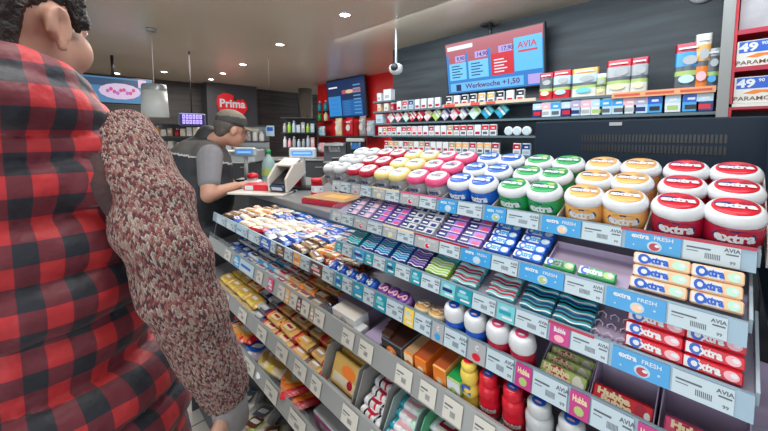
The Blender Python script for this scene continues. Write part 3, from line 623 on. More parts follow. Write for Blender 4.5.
# ================================================================== GUM RACK AND CANDY TRAYS
# rails: front x, top z
_ab = {1:(.707,.131), 2:(.641,.200), 3:(.610,.264), 4:(.597,.340), 5:(.571,.442), 6:(.511,.566), 7:(.484,.680), 8:(.44,.88)}
RA = {k:(a*.976, CZ-1.2*b) for k, (a, b) in _ab.items()}
RH = {1:.033, 2:.031, 3:.033, 4:.043, 5:.054, 6:.050, 7:.050, 8:.06}
TT = {1:math.radians(19), 2:math.radians(19), 3:math.radians(19), 4:math.radians(5), 5:math.radians(8), 6:math.radians(12), 7:math.radians(12), 8:math.radians(10)}
DROP = {1:.026, 2:.014, 3:.014, 4:.050, 5:.036, 6:.042, 7:.048, 8:.06}
def ry(i, px): return yat(px, RA[i][0], RA[i][1])
YR = {1:(ry(1,745), ry(1,335)), 2:(ry(2,735), ry(2,333)), 3:(ry(3,741), ry(3,338))}
YR = {k:(v[0]+.008, v[1]) for k, v in YR.items()}
yE = YR[1][0]

yR4 = -.40; yL4 = ry(4, 214)
ySPLIT = ry(4, 338)
rack = empty('gum_rack', (1.0, 1.0, 0)); tag(rack, 'grey stepped countertop rack for chewing gum with price rails', 'display rack')
ctr = empty('candy_counter', (.9, 1.4, 0)); tag(ctr, 'long grey counter with slanted trays for candy bars and price rails', 'display counter')
def rpart(mb, name, root): o = mb.build(name, root); o.matrix_parent_inverse = T(*(-Vector(root.location))); return o
def on(i, s, h=0.0):     # point on tray i: s metres behind the rail, h above the tray (perpendicular)
    a, z = RA[i]; t = TT[i]
    return (a + .006 + s*math.cos(t) - h*math.sin(t), z - DROP[i] + s*math.sin(t) + h*math.cos(t))
rails = {}
def tray(i, root, y0, y1, depth, shm_=shelfm):
    a, z = RA[i]; t = TT[i]
    x0, z0 = on(i, 0, 0); x1, z1 = on(i, depth, 0)
    mb = MB(); mb.plate([(x0, z0), (x1, z1), (x1, z1-.003), (x0, z0-.003)], y0, y1, shm_); rpart(mb, 'shelf', root)
    h = RH[i]
    mb = MB(); lean = .006 if i < 5 else .012
    pts = [(a-.002-lean, z-h), (a-.002, z), (a+.004, z), (a+.004, min(z0, z-.004)), (a+.006, z0-.004), (a+.004-lean, z-h)]
    mb.plate(pts, y0, y1, railm if i < 5 else railb)
    if False: mb.plate([(a-.004-lean, z-h), (a-.004-lean,z-h+.008),(a+.004-lean,z-h+.008),(a+.004-lean,z-h)], y0, y1, railm); mb.box((a, (y0+y1)/2, z+.001), (.008, y1-y0, .006), railm)
    rails[i] = rpart(mb, 'price_rail', root) if i not in rails else rpart(mb, 'price_rail', root)
    # low clear acrylic guard in front
    if i in (5,6,7): 
        mb = MB(); mb.box((a+.001, (max(y0, ySPLIT)+y1)/2, z+.012), (.002, y1-max(y0, ySPLIT), .022), acry); rpart(mb, 'clear_guard', root)
for i, d in ((1,.26),(2,.15),(3,.15)): tray(i, rack, YR[i][0]-.02, YR[i][1]+.01, d)
tray(4, ctr, yR4, ySPLIT, .16)
tray(4, ctr, ySPLIT, yL4, .36)
for i, d in ((5,.20),(6,.24),(7,.24),(8,.26)): tray(i, ctr, yR4, yL4, d, mat('grey_shelf',(.22,.23,.25),.4,noise_amt=.08))
# rack back panel with vent slots, end panels, tub row backing
x0 = 1.20; yp0, yp1 = yat(775, x0, CZ), yat(535, x0, CZ)
ztop = CZ + .045; zbot = CZ-.20
mb = MB(); mb.box((x0+.01, (yp0+yp1)/2, (ztop+zbot)/2), (.02, yp1-yp0, ztop-zbot), dark, bev=.004)
rpart(mb, 'back_panel', rack)
mb = MB()
for r_ in range(2):
    for k in range(40):
        y = yp0+.08 + k*(yp1-yp0-.22)/40
        mb.box((x0-.0006, y, ztop-.055-.030*r_), (.001, .0052, .022), blk)
rpart(mb, 'vent_slots', rack)
mb = MB(); mb.box((x0-.001, yat(616,x0,ztop), ztop-.012), (.002,.032,.010), P('grey')); rpart(mb, 'sticker', rack)
x1_, z1_ = on(1, .26)
mb = MB(); mb.plate([(x1_, z1_), (x0, z1_+.0), (x0, z1_-.004), (x1_, z1_-.004)], YR[1][0]-.02, YR[1][1]+.01, dark); rpart(mb, 'rear_deck', rack)
for i, d in ((1,.26),(2,.15),(3,.15)):
    q = [on(i,0,-.002), on(i,d,-.002), on(i,d,.022), on(i,0,.020)]
    mb = MB(); mb.plate(q, YR[i][1]+.0105, YR[i][1]+.0125, acry); rpart(mb, 'end_cap', rack)
    mb = MB(); mb.plate(q, YR[i][0]-.024, YR[i][0]-.0205, mat('rack_side',(.34,.42,.48),.35,noise_amt=.05)); rpart(mb, 'end_cap', rack)
for i, d in ((2,.15),(3,.15)):
    q0, q1 = on(i,d,0), on(i,d,.03); mb = MB(); mb.box((q0[0]+.002, (YR[i][0]+YR[i][1])/2, q0[1]+.012), (.002, YR[i][1]-YR[i][0], .03), lilacbox); rpart(mb, 'shelf_back', rack)  # lilac glow on the shelf backs is put into the panel colour
mb = MB(); mb.box((.80, (yR4+ySPLIT)/2, RA[4][1]+.0), (.003, ySPLIT-yR4, .085), lilacbox); rpart(mb, 'shelf_back', ctr)  # lilac panel colour stands in for the lit backing
mb = MB(); mb.box((.82, (yR4+ySPLIT)/2, RA[5][1]+.02), (.003, ySPLIT-yR4, .10), lilacbox); rpart(mb, 'shelf_back', ctr)  # same painted lilac glow behind the next tray
for yy_ in (YR[1][1]-.04, .75): 
    mb = MB(); mb.box((1.05, yy_, (ZW+RA[1][1]+.02)/2), (.03, .03, RA[1][1]+.02-ZW), steel); rpart(mb, 'support', rack)
# counter body, glass back strip of the big tray
cbody = mat('counter_dark', (.05,.055,.065), .4, noise_amt=.1)
mb = MB(); mb.box((.84, (yR4+yL4)/2, .33), (.2, yL4-yR4, .66), cbody); rpart(mb, 'body', ctr)
mb = MB(); mb.box((.945, (ySPLIT+yL4)/2+.0, (RA[4][1]+ZW)/2-.035), (.008, yL4-ySPLIT-.01, ZW-RA[4][1]+.05), mat('blue_tinted_glass',(.12,.42,.62),.12,noise_amt=.05)); rpart(mb, 'glass_back', ctr)
mb = MB(); mb.plate([(RA[8][0]+.01,0),(RA[8][0]+.01,RA[8][1]-.11),(.60,RA[4][1]-.04),(.93,RA[4][1]-.02),(.93,0)], yL4+.001, yL4+.012, cbody); rpart(mb, 'end_panel', ctr)
mb = MB(); mb.box((.70, (yR4+yL4)/2, .05), (.46, yL4-yR4, .10), cbody); rpart(mb, 'plinth', ctr)

# ---------------------------------------------------------------- price cards in the rails
AVIA = True
def rail_M(i, y, dz=0.0):
    a, z = RA[i]; h = RH[i]; lean = .006 if i < 5 else .012
    return T(a-.0035-lean*.5-(.0 if i<5 else .001), y, z-h/2+dz) @ Matrix.Rotation(RX,4,'Z') @ Matrix.Rotation(-math.atan2(lean, h),4,'X')
def local(M, root): return T(*(-Vector(root.location))) @ M
def price_tag(i, pxl, pxr, root, parent=None):
    yl, yr_ = ry(i, pxl), ry(i, pxr); wd = yl-yr_-.003; hh = RH[i]*.92 if i < 5 else .043
    mb = MB(); mb.box((0,-.0006,0),(wd,.0012,hh), cardm if i < 5 else cardb)
    yk = -.0014; big = wd > .045
    for k in range(9 if wd > .05 else 5):
        n_ = 9 if wd > .05 else 5
        mb.quad(wd*(-.10+.28*k/n_), -hh*.28, wd*(-.10+.28*(k+.55)/n_), -hh*.02, yk, inkm)
    mb.quad(-wd*.44, hh*.12, wd*.0, hh*.20, yk, inkm); mb.quad(-wd*.44, -hh*.02, -wd*.22, hh*.02, yk, inkm)
    if i < 5:
        mb.quad(wd*.26, hh*.05, wd*.47, hh*.12, yk, inkm)
        mb.ftext('AVIA', hh*.24, wd*.36, yk, hh*.27, inkm, bold=.03, sx=min(1.2, wd/.06))
        mb.ftext('99', hh*.2, wd*.38, yk, -hh*.3, inkm, bold=.02)
    o = mb.build('price_card', root); o.matrix_local = local(rail_M(i, (yl+yr_)/2), root)
def brand_card(i, pxl, pxr, root, bg, pic, words='FRESH', strip=None):
    yl, yr_ = ry(i, pxl), ry(i, pxr); wd = yl-yr_-.002; hh = RH[i]*.95 if i < 5 else .045
    mb = MB(); mb.box((0,-.0006,0),(wd,.0012,hh), P(bg)); yk = -.0014
    if words == 'FRESH':
        mb.ftext('extra', hh*.34, -wd*.22, yk, hh*.24, P('white'), bold=.04, sx=min(1.25, wd/.07)); mb.ftext('FRESH', hh*.26, wd*.20, yk, hh*.24, P('white'), bold=.01, sx=min(1.3, wd/.065))
        mb.disc(wd*.05, -hh*.18, hh*.30, hh*.26, yk, P('pale')); mb.disc(wd*.05, -hh*.20, hh*.22, hh*.19, yk-.0003, P(pic)); mb.disc(wd*.10, -hh*.14, hh*.10, hh*.07, yk-.0006, P('white'))
        mb.disc(wd*.33, -hh*.1, hh*.05, hh*.05, yk, P('pale')); mb.disc(-wd*.33, -hh*.25, hh*.04, hh*.04, yk, P('pale'))
    elif words:
        mb.ftext(words, hh*.34, 0, yk, hh*.2, P('cream' if 'ubba' in words else 'white'), bold=.04, sx=min(1, wd/.05)); mb.disc(0,-hh*.22,wd*.25,hh*.18,yk,P(pic))
    else:
        mb.quad(-wd*.4,-hh*.1,wd*.3,hh*.12,yk,P(pic)); mb.quad(-wd*.2,-hh*.34,wd*.4,-hh*.2,yk,P('white')); mb.disc(-wd*.1,hh*.25,wd*.25,hh*.1,yk,P('pale'))
    if strip: mb.box((wd*.5, -.0006, hh*.5), (wd*2.2, .0016, hh*.14), P(strip))
    o = mb.build('brand_card', root); o.matrix_local = local(rail_M(i, (yl+yr_)/2), root)
for (a_, b_, c_, bg, pic, st) in ((626,683,743,'sky','crimson','crimson'),(543,583,624,'sky','peach',None),(486,508,541,'sky','leaf',None),(440,459,484,'sky','pale',None),(402,421,438,'grey','red','pink'),(374,387,401,'grey','yellow','cream'),(353,362,373,'grey','red',None),(334,342,352,'silver','navy',None)):
    brand_card(1, a_, b_, rack, bg, pic, 'FRESH', st); price_tag(1, b_, c_, rack)
for (a_, b_, c_, bg, pic, st) in ((607,668,730,'sky','peach',None),(521,566,606,'sky','leaf',None),(463,493,520,'sky','pale',None),(417,441,462,'grey','red','crimson'),(385,399,416,'grey','yellow','cream'),(356,369,384,'grey','red',None),(334,343,355,'silver','navy',None)):
    brand_card(2, a_, b_, rack, bg, pic, 'FRESH', st); price_tag(2, b_, c_, rack)
for (a_, b_, c_, bg, pic, wds) in ((613,672,737,'sky','crimson','FRESH'),(551,572,611,'magenta','rose','Bubble'),(499,517,550,'aqua','teal',''),(458,474,498,'teal','aqua',''),(443,457.5,457.6,'aqua','navy',''),(413,423,442,'teal','aqua',''),(388,397,412,'teal','navy',''),(367,375,387,'teal','aqua',''),(355,366.5,366.6,'sky','navy',''),(338,344,354,'teal','aqua','')):
    brand_card(3, a_, b_, rack, bg, pic, wds, 'crimson' if a_ in (551,) else None)
    if c_-b_ > 1: price_tag(3, b_, c_, rack)
for (a_, b_, c_, bg, pic, wds) in ((638,662,712,'magenta','leaf','Hubba'),(571,592,636,'magenta','leaf','Hubba'),(517,534,570,'magenta','leaf','Hubba'),(470,488,516,'grey','red','C'),(434,446,469,'grey','sky','C'),(406,416,433,'yellow','cream',''),(377,388,405,'teal','aqua',''),(355,365,376,'teal','sky',''),(337,344,354,'teal','blue',''),
      (312,324,335,'brown','rose',''),(295,302,311,'amber','orange',''),(278,286,294,'brown','tan',''),(262,272,277,'blue','white',''),(250,256,261,'pale','white',''),(238,244,249,'pale','sky',''),(228,232,237,'pale','white',''),(218,223,227,'pale','white','')):
    brand_card(4, a_, b_, ctr, bg, pic, wds); price_tag(4, b_, c_, ctr)
def tag5(i, xs, root=ctr):
    for x, w2 in xs: price_tag(i, x-w2, x+w2, root)
tag5(5, ((351,6),(369,7),(407,8.5),(431,8.5),(456,10),(487,11),(530,14),(600,17),(322,5),(308,4),(296,3.6),(284,3.4),(262,3),(230,3)))
for x, w2, bg, pic in ((249,7,'pale','blue'),(273,2.6,'pink','white'),(290,2.2,'amber','white'),(302,2.2,'brown','rose'),(315,2,'tan','white'),(239,3,'sky','white')): brand_card(5, x-w2, x+w2, ctr, bg, pic, '')
tag5(6, ((264.5,4.5),(284.6,5.5),(303,6),(319,5),(353,8),(383,10),(420,13),(245,4),(228,3)))
tag5(7, ((252,5),(274,6),(300,8),(232,4)))

# ---------------------------------------------------------------- chewing gum tubs
TUBZ = 1.12
def tub(lid, body, opaque=True, words=True, s_=1.0):
    r = empty('gum_tub'); L_ = P(lid); B_ = P(body); W1 = P('white')
    mb = MB(); mb.lathe([(.029,0),(.0328,.005),(.0342,.014),(.0342,.040),(.0328,.046)], B_ if opaque else mat('clear_tub_'+body, PAL[body], .12, alpha=.85, spec=.7), seg=28, sq=.05)
    if words:
        mb.wpatch(.0352, .031, .026, .0115, P('navy')) if body != 'blue' else mb.wpatch(.0352,.031,.026,.0115,P('sky'))
        mb.wrap('extra', .019, W1, .0357, .0315, bold=.045, sx=1.15)
        mb.wrap('FRESH', .0068, W1, .0356, .0165, T(0,0,0) @ Matrix.Rotation(.35,4,'Z'), bold=.02)
    else:
        mb.wpatch(.0352,.031,.024,.010,P('silver')); mb.wrap('extra', .013, P('navy'), .0357, .031, bold=.045, sx=1.15)
    b_ = mb.build('tub_body', r)
    mb = MB(); rim = W1 if words else L_
    mb.lathe([(.0330,.0445),(.0352,.046),(.0356,.051),(.0345,.0545),(.0310,.0595),(.0275,.0612)], rim, seg=28, sq=.05)
    mb.lathe([(.0272,.0605),(.0262,.0622),(.015,.0630),(.001,.0632)], L_ if words else P('white'), seg=28, sq=.05)
    lid_ = mb.build('tub_lid', r)
    mb = MB(); Mt = T(0,-.001,.0642)
    if words:
        mb.text('extra', .0185, W1, Mt @ T(0,-.001,0), bold=.06, sx=1.1); mb.add([(.013*math.cos(t)-.011,.0085*math.sin(t)+0,0) for t in [2*PI*q/14 for q in range(14)]], [tuple(range(14))], P('navy') if lid != 'blue' else P('sky'), T(0,0,.0637) ); mb.add([(.008*math.cos(t)+.012,.005*math.sin(t)+.010,0) for t in [2*PI*q/12 for q in range(12)]], [tuple(range(12))], P({'red':'crimson','amber':'tan','green':'leaf','blue':'pale'}.get(lid,'pale')), Mt)
    else:
        mb.add([(.021*math.cos(t),.013*math.sin(t),-.0006) for t in [2*PI*q/16 for q in range(16)]], [tuple(range(16))], P('silver'), Mt); mb.text('extra', .014, P('navy'), Mt @ T(0,-.003,.0002), bold=.045); mb.add([(.012*math.cos(t)+.005,.0045*math.sin(t)+.0065,0) for t in [2*PI*q/12 for q in range(12)]], [tuple(range(12))], L_, Mt)
    mb.build('lettering', lid_)
    for o_ in [c for c in r.children] + [g for c in r.children for g in c.children]:
        o_.data.transform(Matrix.Diagonal((.965,.965,TUBZ,1)))
    return Kind(r)
tubs = [tub('red','crimson'), tub('amber','amber'), tub('green','green'), tub('blue','blue'), tub('pink','grey',False,False), tub('butter','grey',False,False), tub('crimson','grey',False,False), tub('silver','grey',False,False)]
tdesc = ['red-lidded crimson tub', 'orange-lidded orange tub', 'green-lidded green tub', 'blue-lidded blue tub', 'pink-rimmed clear tub', 'yellow-rimmed clear tub', 'maroon-rimmed clear tub', 'grey-rimmed clear tub']
ax, az = on(1, .046, .050)
yt0 = yat(735, ax, az); yt1 = yat(334.5, ax, az); pitch = (yt1-yt0)/15
for k in range(16):
    kind = k//2
    for j in range(3):
        x, z = on(1, .040+.0725*j, .0012)
        y = yt0 + pitch*k + (.002 if k % 2 == 0 else -.002)
        tubs[kind]((x, y, z), rr(TT[1]+.03, random.uniform(-.12,.12)), '%s of gum on the top shelf, %s row, %s of its pair' % (tdesc[kind], ('front','middle','back')[j], 'right' if k%2==0 else 'left'), 'gum tub', 'chewing gum tubs on the top shelf')
# dividers between the pairs
for k in range(9):
    y = yt0 + pitch*(2*k-.5); t = TT[1]; q = []
    for s_, h in ((.0,.0),(.24,.0),(.24,.034),(.0,.03)): q.append(on(1, s_, h))
    mb = MB(); mb.plate(q, y-.001, y+.001, mat('card_divider',(.50,.46,.42),.5)); rpart(mb, 'divider', rack)

# ---------------------------------------------------------------- packs of gum (rows 2 and 3)
def gumpack(bg, accent, style='extra', H=.0205):
    mb = MB(); W, D = .075, .0145
    mb.box((0, D/2, H/2), (W, D, H), P(bg), bev=.0025); y = -.0004
    if style == 'extra':
        mb.quad(-W*.47,H*.12,W*.12,H*.88,y,P('white')); mb.disc(-W*.30,H*.5,H*.46,H*.42,y-.0003,P('blue')); mb.disc(-W*.29,H*.5,H*.24,H*.2,y-.0006,P('white'))
        mb.ftext('xtra', H*.80, -W*.04, y-.0009, H*.52, P('blue' if bg != 'blue' else 'sky') if bg in ('peach','blue') else P('white'), bold=.05, sx=1.1) if bg != 'red' else None
        if bg in ('red','green'):
            mb.quad(-W*.20,H*.12,W*.12,H*.88,y-.0004,P(bg)); mb.ftext('xtra', H*.80, -W*.03, y-.0009, H*.52, P('white'), bold=.05, sx=1.1)
        mb.disc(W*.32,H*.5,H*.52,H*.34,y,P(accent)); mb.disc(W*.36,H*.55,H*.25,H*.16,y-.0003,P('white'))
    elif style == 'wave':
        for q, c in ((.02,'white'),(.36,accent),(.70,accent if accent != 'black' else 'navy')):
            pts = [(-W*.5+W*t/10, H*(q+.10*math.sin(t*.9))) for t in range(11)]
            vs = [(a,y,b) for a,b in pts]+[(a,y,b+H*(.13 if c == 'white' else .2)) for a,b in pts]
            mb.add(vs, [(t,t+1,t+12,t+11) for t in range(10)], P(c))
    else:
        mb.quad(-W*.48,H*.15,-W*.05,H*.9,y,P('navy')); mb.quad(W*.12,H*.1,W*.42,H*.6,y,P(accent)); mb.quad(-W*.42,H*.4,-W*.12,H*.62,y-.0003,P('white')); mb.quad(-W*.5,0.0005,W*.5,H*.12,y,P('white'))
    return Kind(mb.build('gum_pack'))
PK = dict(orange=gumpack('peach','mint','extra',.0182), green=gumpack('green','leaf'), blue=gumpack('blue','pale'), red=gumpack('red','rose','extra',.0182),
   purple=gumpack('violet','pink','s'), grey=gumpack('silver','navy','s'), lilac=gumpack('lilac','rose','s'), teal=gumpack('teal','black','wave'), tealpink=gumpack('aqua','crimson','wave'), bluewave=gumpack('blue','aqua','wave'), lime=gumpack('lime','white','wave'), tealblue=gumpack('teal','aqua','wave'), navy=gumpack('navy','violet','wave'))
def pile(i, pxl, pxr, kind, rows_, lbl, yaw=0.0, s0=.004, h=0.0, grp=None, lean=57):
    yl, yr_ = ry(i, pxl), ry(i, pxr); y = (yl+yr_)/2; f_ = (yl-yr_)/(.0768 if lean > 30 else .0715); L_ = math.radians(lean); hp_ = .0212 if lean > 30 else .0190
    bx_, bz_ = on(i, s0, 0)
    if lean < 30: h += .008 if i == 2 else .003
    for j in range(rows_):
        # a leaning stack: every printed side faces the customer
        x = bx_ + .004 + (hp_*j)*math.sin(L_); z = bz_ + h + .0145*math.sin(L_) + .001 + (hp_*j)*math.cos(L_)
        PK[kind]((x + random.uniform(-.0006,.0006), y + random.uniform(-.0015,.0015), z), (-L_, 0, RX+yaw+random.uniform(-.02,.02)), lbl + ', ' + ('bottom of its pile','second from bottom','third from bottom','top of its pile')[j], 'gum pack', grp or 'gum packs on the rack', f_)
pile(2, 688, 741, 'orange', 3, 'orange gum pack, right pile, second shelf', lean=20)
pile(2, 629, 685, 'orange', 3, 'orange gum pack, left pile, second shelf', lean=20)
pile(2, 573, 612, 'green', 1, 'green gum pack, right one in the nearly empty tray')
pile(2, 540, 571, 'green', 1, 'green gum pack, left one in the nearly empty tray')
pile(2, 508, 538, 'blue', 4, 'bright blue gum pack, right pile, second shelf')
pile(2, 479, 505, 'blue', 4, 'bright blue gum pack, left pile, second shelf')
pile(2, 454, 476, 'purple', 4, 'violet and pink gum pack, first pile left of the blue ones')
pile(2, 432, 452, 'purple', 4, 'violet and pink gum pack, second pile left of the blue ones')
pile(2, 411, 428, 'grey', 4, 'silver gum pack with navy print, right pile')
pile(2, 396, 410, 'grey', 4, 'silver gum pack with navy print, left pile')
pile(2, 381, 394, 'purple', 4, 'violet and pink gum pack, third pile, left of the silver ones')
pile(2, 367, 379, 'purple', 4, 'violet and pink gum pack, fourth pile, left of the silver ones')
pile(2, 354, 365, 'lilac', 4, 'lilac gum pack with navy print, right pile near the left end')
pile(2, 342, 352, 'lilac', 4, 'lilac gum pack with navy print, leftmost pile of the second shelf')
pile(3, 682, 742, 'red', 3, 'red gum pack, right pile, third shelf', lean=20)
pile(3, 622, 679, 'red', 3, 'red gum pack, left pile, third shelf', lean=20)
pile(3, 549, 588, 'teal', 4, 'teal and black striped gum pack, right pile, third shelf')
pile(3, 515, 547, 'teal', 4, 'teal and black striped gum pack, left pile, third shelf')
pile(3, 482, 510, 'tealpink', 4, 'aqua and pink striped gum pack, right pile, third shelf')
pile(3, 447, 472, 'tealpink', 4, 'aqua and pink striped gum pack, left pile, third shelf')
pile(3, 421, 443, 'lime', 2, 'lime green gum pack left of the aqua and pink ones')
pile(3, 403, 419, 'navy', 4, 'navy gum pack beside the lime green pile')
pile(3, 387, 401, 'bluewave', 4, 'blue wavy gum pack, right pile, third shelf')
pile(3, 371, 384, 'bluewave', 4, 'blue wavy gum pack, middle pile, third shelf')
pile(3, 357, 369, 'bluewave', 4, 'blue wavy gum pack, left pile, third shelf')
pile(3, 342, 354, 'tealblue', 4, 'dark teal gum pack in the leftmost pile of the third shelf')
pile(3, 421, 443, 'tealblue', 2, 'teal gum pack lying behind the lime green ones', s0=.040)
# open display boxes
def dbox(i, pxl, pxr, depth, hgt, m_, lb, back=None, wallh=None):
    yl, yr_ = ry(i, pxl), ry(i, pxr); W = yl-yr_; x, z = on(i, .001, .0004)
    r = empty('display_box', (x, (yl+yr_)/2, z), rr(TT[i])); tag(r, lb, 'display box')
    w_ = wallh or hgt*.6
    mb = MB(); mb.box((0,depth/2,.0006),(W,depth,.0012), m_); mb.box((0,.0006,w_*.2),(W,.0012,w_*.4), m_); mb.box((0,depth,hgt/2),(W,.0012,hgt), m_)
    for s_ in (-1,1): mb.plate([(0,0)],0,0,m_) if False else mb.add([(s_*W/2,0,0),(s_*W/2,depth,0),(s_*W/2,depth,hgt),(s_*W/2,0,w_*.5),(s_*(W/2-.0012),0,0),(s_*(W/2-.0012),depth,0),(s_*(W/2-.0012),depth,hgt),(s_*(W/2-.0012),0,w_*.5)], [(0,1,2,3),(7,6,5,4),(0,4,5,1),(1,5,6,2),(2,6,7,3),(3,7,4,0)], m_)
    mb.build('carton', r); return r, W
dbox(2, 541, 626, .085, .016, lilacbox, 'nearly empty lilac display box on the second shelf right of the blue packs')
# empty slotted plastic tray on row 3
yl, yr_ = ry(3, 591), ry(3, 620); x, z = on(3, .001, .001)
r = empty('clip_tray', (x, (yl+yr_)/2, z), rr(TT[3])); tag(r, 'empty lilac plastic tray with loops left of the red gum packs', 'tray')
mb = MB(); mb.box((0,.045,.001),(yl-yr_,.09,.002), lilacbox); mb.build('tray_base', r)
for a_ in (-.018, 0, .018):
    for b_ in (.012,.034,.056):
        mb = MB(); mb.tube([(a_-.005,b_,.002),(a_-.006,b_+.003,.007),(a_,b_+.006,.010),(a_+.006,b_+.003,.007),(a_+.005,b_,.002)], .0014, mat('lilac_loops',(.55,.48,.66),.35), seg=6); mb.build('loop', r)

# ---------------------------------------------------------------- row 4 (gum side)
def hubba(bg, acc, lab, i, pxl, pxr, s0, grp, j=0):
    yl, yr_ = ry(i, pxl), ry(i, pxr); W = yl-yr_; x, z = on(i, s0, .002)
    mb = MB(); H = .028; mb.box((0,.009,H/2),(W,.018,H), P(bg), bev=.003); y=-.0004
    mb.disc(-W*.12,H*.5,W*.24,H*.40,y,P('crimson')); mb.ftext('Hubba', H*.46, -W*.14, y-.0004, H*.66, P('cream'), bold=.06, sx=1.25); mb.ftext('Bubba', H*.46, -W*.08, y-.0004, H*.32, P('cream'), bold=.06, sx=1.25)
    mb.disc(W*.32,H*.5,W*.10,H*.36,y,P(acc)); mb.disc(W*.42,H*.4,W*.05,H*.2,y-.0003,P('white'))
    x, z = on(i, s0, .034); o = mb.build('gum_pack'); o.location=(x,(yl+yr_)/2,z); o.rotation_euler=(TT[i]-math.radians(42),0,RX); tag(o, lab, 'gum pack', grp)
boxm = lilacbox
dbox(4, 587, 652, .085, .088, boxm, 'open lilac display box with one red strawberry gum pack', wallh=.06)
dbox(4, 656, 752, .10, .09, boxm, 'open lilac display box at the lower right corner with one pink gum pack', wallh=.06)
dbox(4, 534, 584, .085, .066, boxm, 'open display box filled with light green gum packs', wallh=.05)
hubba('red','crimson','red strawberry bubble gum pack in the lilac box',4,589,650,.010,'bubble gum packs')
hubba('pink','rose','pink bubble gum pack in the lower right lilac box',4,662,745,.010,'bubble gum packs')
for j in range(3): hubba('leaf','offwhite','light green apple bubble gum pack, %s of its box' % ('frontmost','middle','rearmost')[j],4,536,582,.008+.024*j,'bubble gum packs')
# small white-capped bottles
def bottle(body, cap, lid, word, h=.094, r_=.0235, fat=False, wc='white'):
    r = empty('gum_bottle'); mb = MB()
    if fat: prof = [(r_*.8,0),(r_,.006),(r_*1.0,h*.40),(r_*.9,h*.46),(r_*1.0,h*.52),(r_*1.0,h*.70),(r_*.8,h*.80)]
    else: prof = [(r_*.85,0),(r_*.97,.005),(r_*.97,h*.64),(r_*.8,h*.72)]
    mb.lathe(prof, P(body), seg=24); mb.wpatch(r_*1.01,h*.30,r_*.9,h*.18,P('white' if body != 'white' else 'pale')) if not fat else None
    if word: mb.wrap(word, r_*.62 if not fat else r_*.72, P(wc), r_*1.03, h*.30, bold=.05, sx=1.0)
    if fat: mb.wpatch(r_*1.02, h*.12, r_*.9, h*.09, P('white'))
    mb.build('bottle_body', r)
    mb = MB(); hz = h*.70 if not fat else h*.78
    if fat: mb.lathe([(r_*.82,hz),(r_*.86,hz+.004),(r_*.84,h*.96),(r_*.74,h),(.001,h+.0005)], P(cap), seg=24)
    else: mb.lathe([(r_*1.0,hz),(r_*1.04,hz+.003),(r_*1.0,hz+.012),(r_*.95,h*.92),(r_*.84,h*.97),(r_*.75,h),(.001,h+.001)], P(cap), seg=24)
    c_ = mb.build('bottle_cap', r)
    mb = MB(); mb.add([(r_*.50*math.cos(t),r_*.5*math.sin(t),h+.0015) for t in [2*PI*q/16 for q in range(16)]], [tuple(range(16))], P(lid)); mb.add([(r_*.26*math.cos(t),r_*.10*math.sin(t)-r_*.15,h+.0021) for t in [2*PI*q/12 for q in range(12)]], [tuple(range(12))], P('rose' if lid != 'pink' else 'white')); mb.build('cap_label', c_)
    return Kind(r)
b_blue = bottle('blue','white','blue','5'); b_red = bottle('crimson','white','pink','5'); 
def putb(kind, i, px, s_, lb, cat='gum bottle', grp='gum bottles', tilt=.0, pyaw=0.0, h=.0004):
    x, z = on(i, s_, h); y = yat(px, x, z+.04); kind((x, y, z), rr(TT[i]+tilt, pyaw), lb, cat, grp)
for px, kd, lb in ((457,b_blue,'white-capped blue gum bottle, leftmost of four'),(477,b_blue,'white-capped blue gum bottle, second of four'),(499.5,b_red,'white-capped gum bottle with pink label, third of four'),(522.5,b_red,'white-capped gum bottle with pink label, rightmost of four')):
    putb(kd, 4, px+2, .032, lb, grp='white-capped gum bottles', pyaw=.2, tilt=.22, h=.004)
# cream lidded jars, and blue swirled sweets boxes
def jar(body, lid, top, r_=.0235, h=.050, sw='white'):
    r = empty('sweets_jar'); mb = MB(); mb.lathe([(r_*.8,0),(r_,.006),(r_,h*.6),(r_*.94,h*.68)], P(body), seg=24, sq=.1); mb.build('jar_body', r)
    mb = MB(); mb.lathe([(r_*.98,h*.66),(r_*1.02,h*.70),(r_*1.0,h*.88),(r_*.88,h)], P(lid), seg=24, sq=.1); 
    vs = []
    c_ = mb.build('jar_lid', r)
    mb = MB(); mb.lathe([(r_*.82,h),(r_*.5,h+.002),(.001,h+.0025)], P(top), seg=24, sq=.1)
    pts = [(r_*.6*math.cos(t)*(1-.0*t), r_*.28*math.sin(2*t)) for t in [PI*q/10-1.5 for q in range(16)]]
    mb.tube([(a,b,h+.0035) for a,b in pts], .0022, P(sw), seg=5); mb.build('lid_print', c_); return Kind(r)
j_cream = jar('tan','cream','amber', sw='offwhite'); j_blue = jar('blue','blue','blue', .0225, .050); j_pur = jar('purple','violet','purple', .022,.050, 'rose')
for px, lb in ((425.5,'left'),(440,'right')): putb(j_cream, 4, px, .030, 'cream-lidded gum jar beside the white-capped bottles, %s one' % lb, 'jar', 'cream-lidded jars')
for k, px in enumerate((340.5,349.5,359,369,380)): putb(j_blue, 4, px, .034, 'round blue gum jar with white swirl, %s from the left' % nth(k), 'jar', 'round blue jars', pyaw=-.5, tilt=.5, h=.010)
for k, px in enumerate((391,400.5,410)): putb(j_pur, 4, px, .036, 'purple and rose gum jar right of the blue ones, %s from the left' % nth(k), 'jar', 'purple jars', tilt=.45, h=.010)

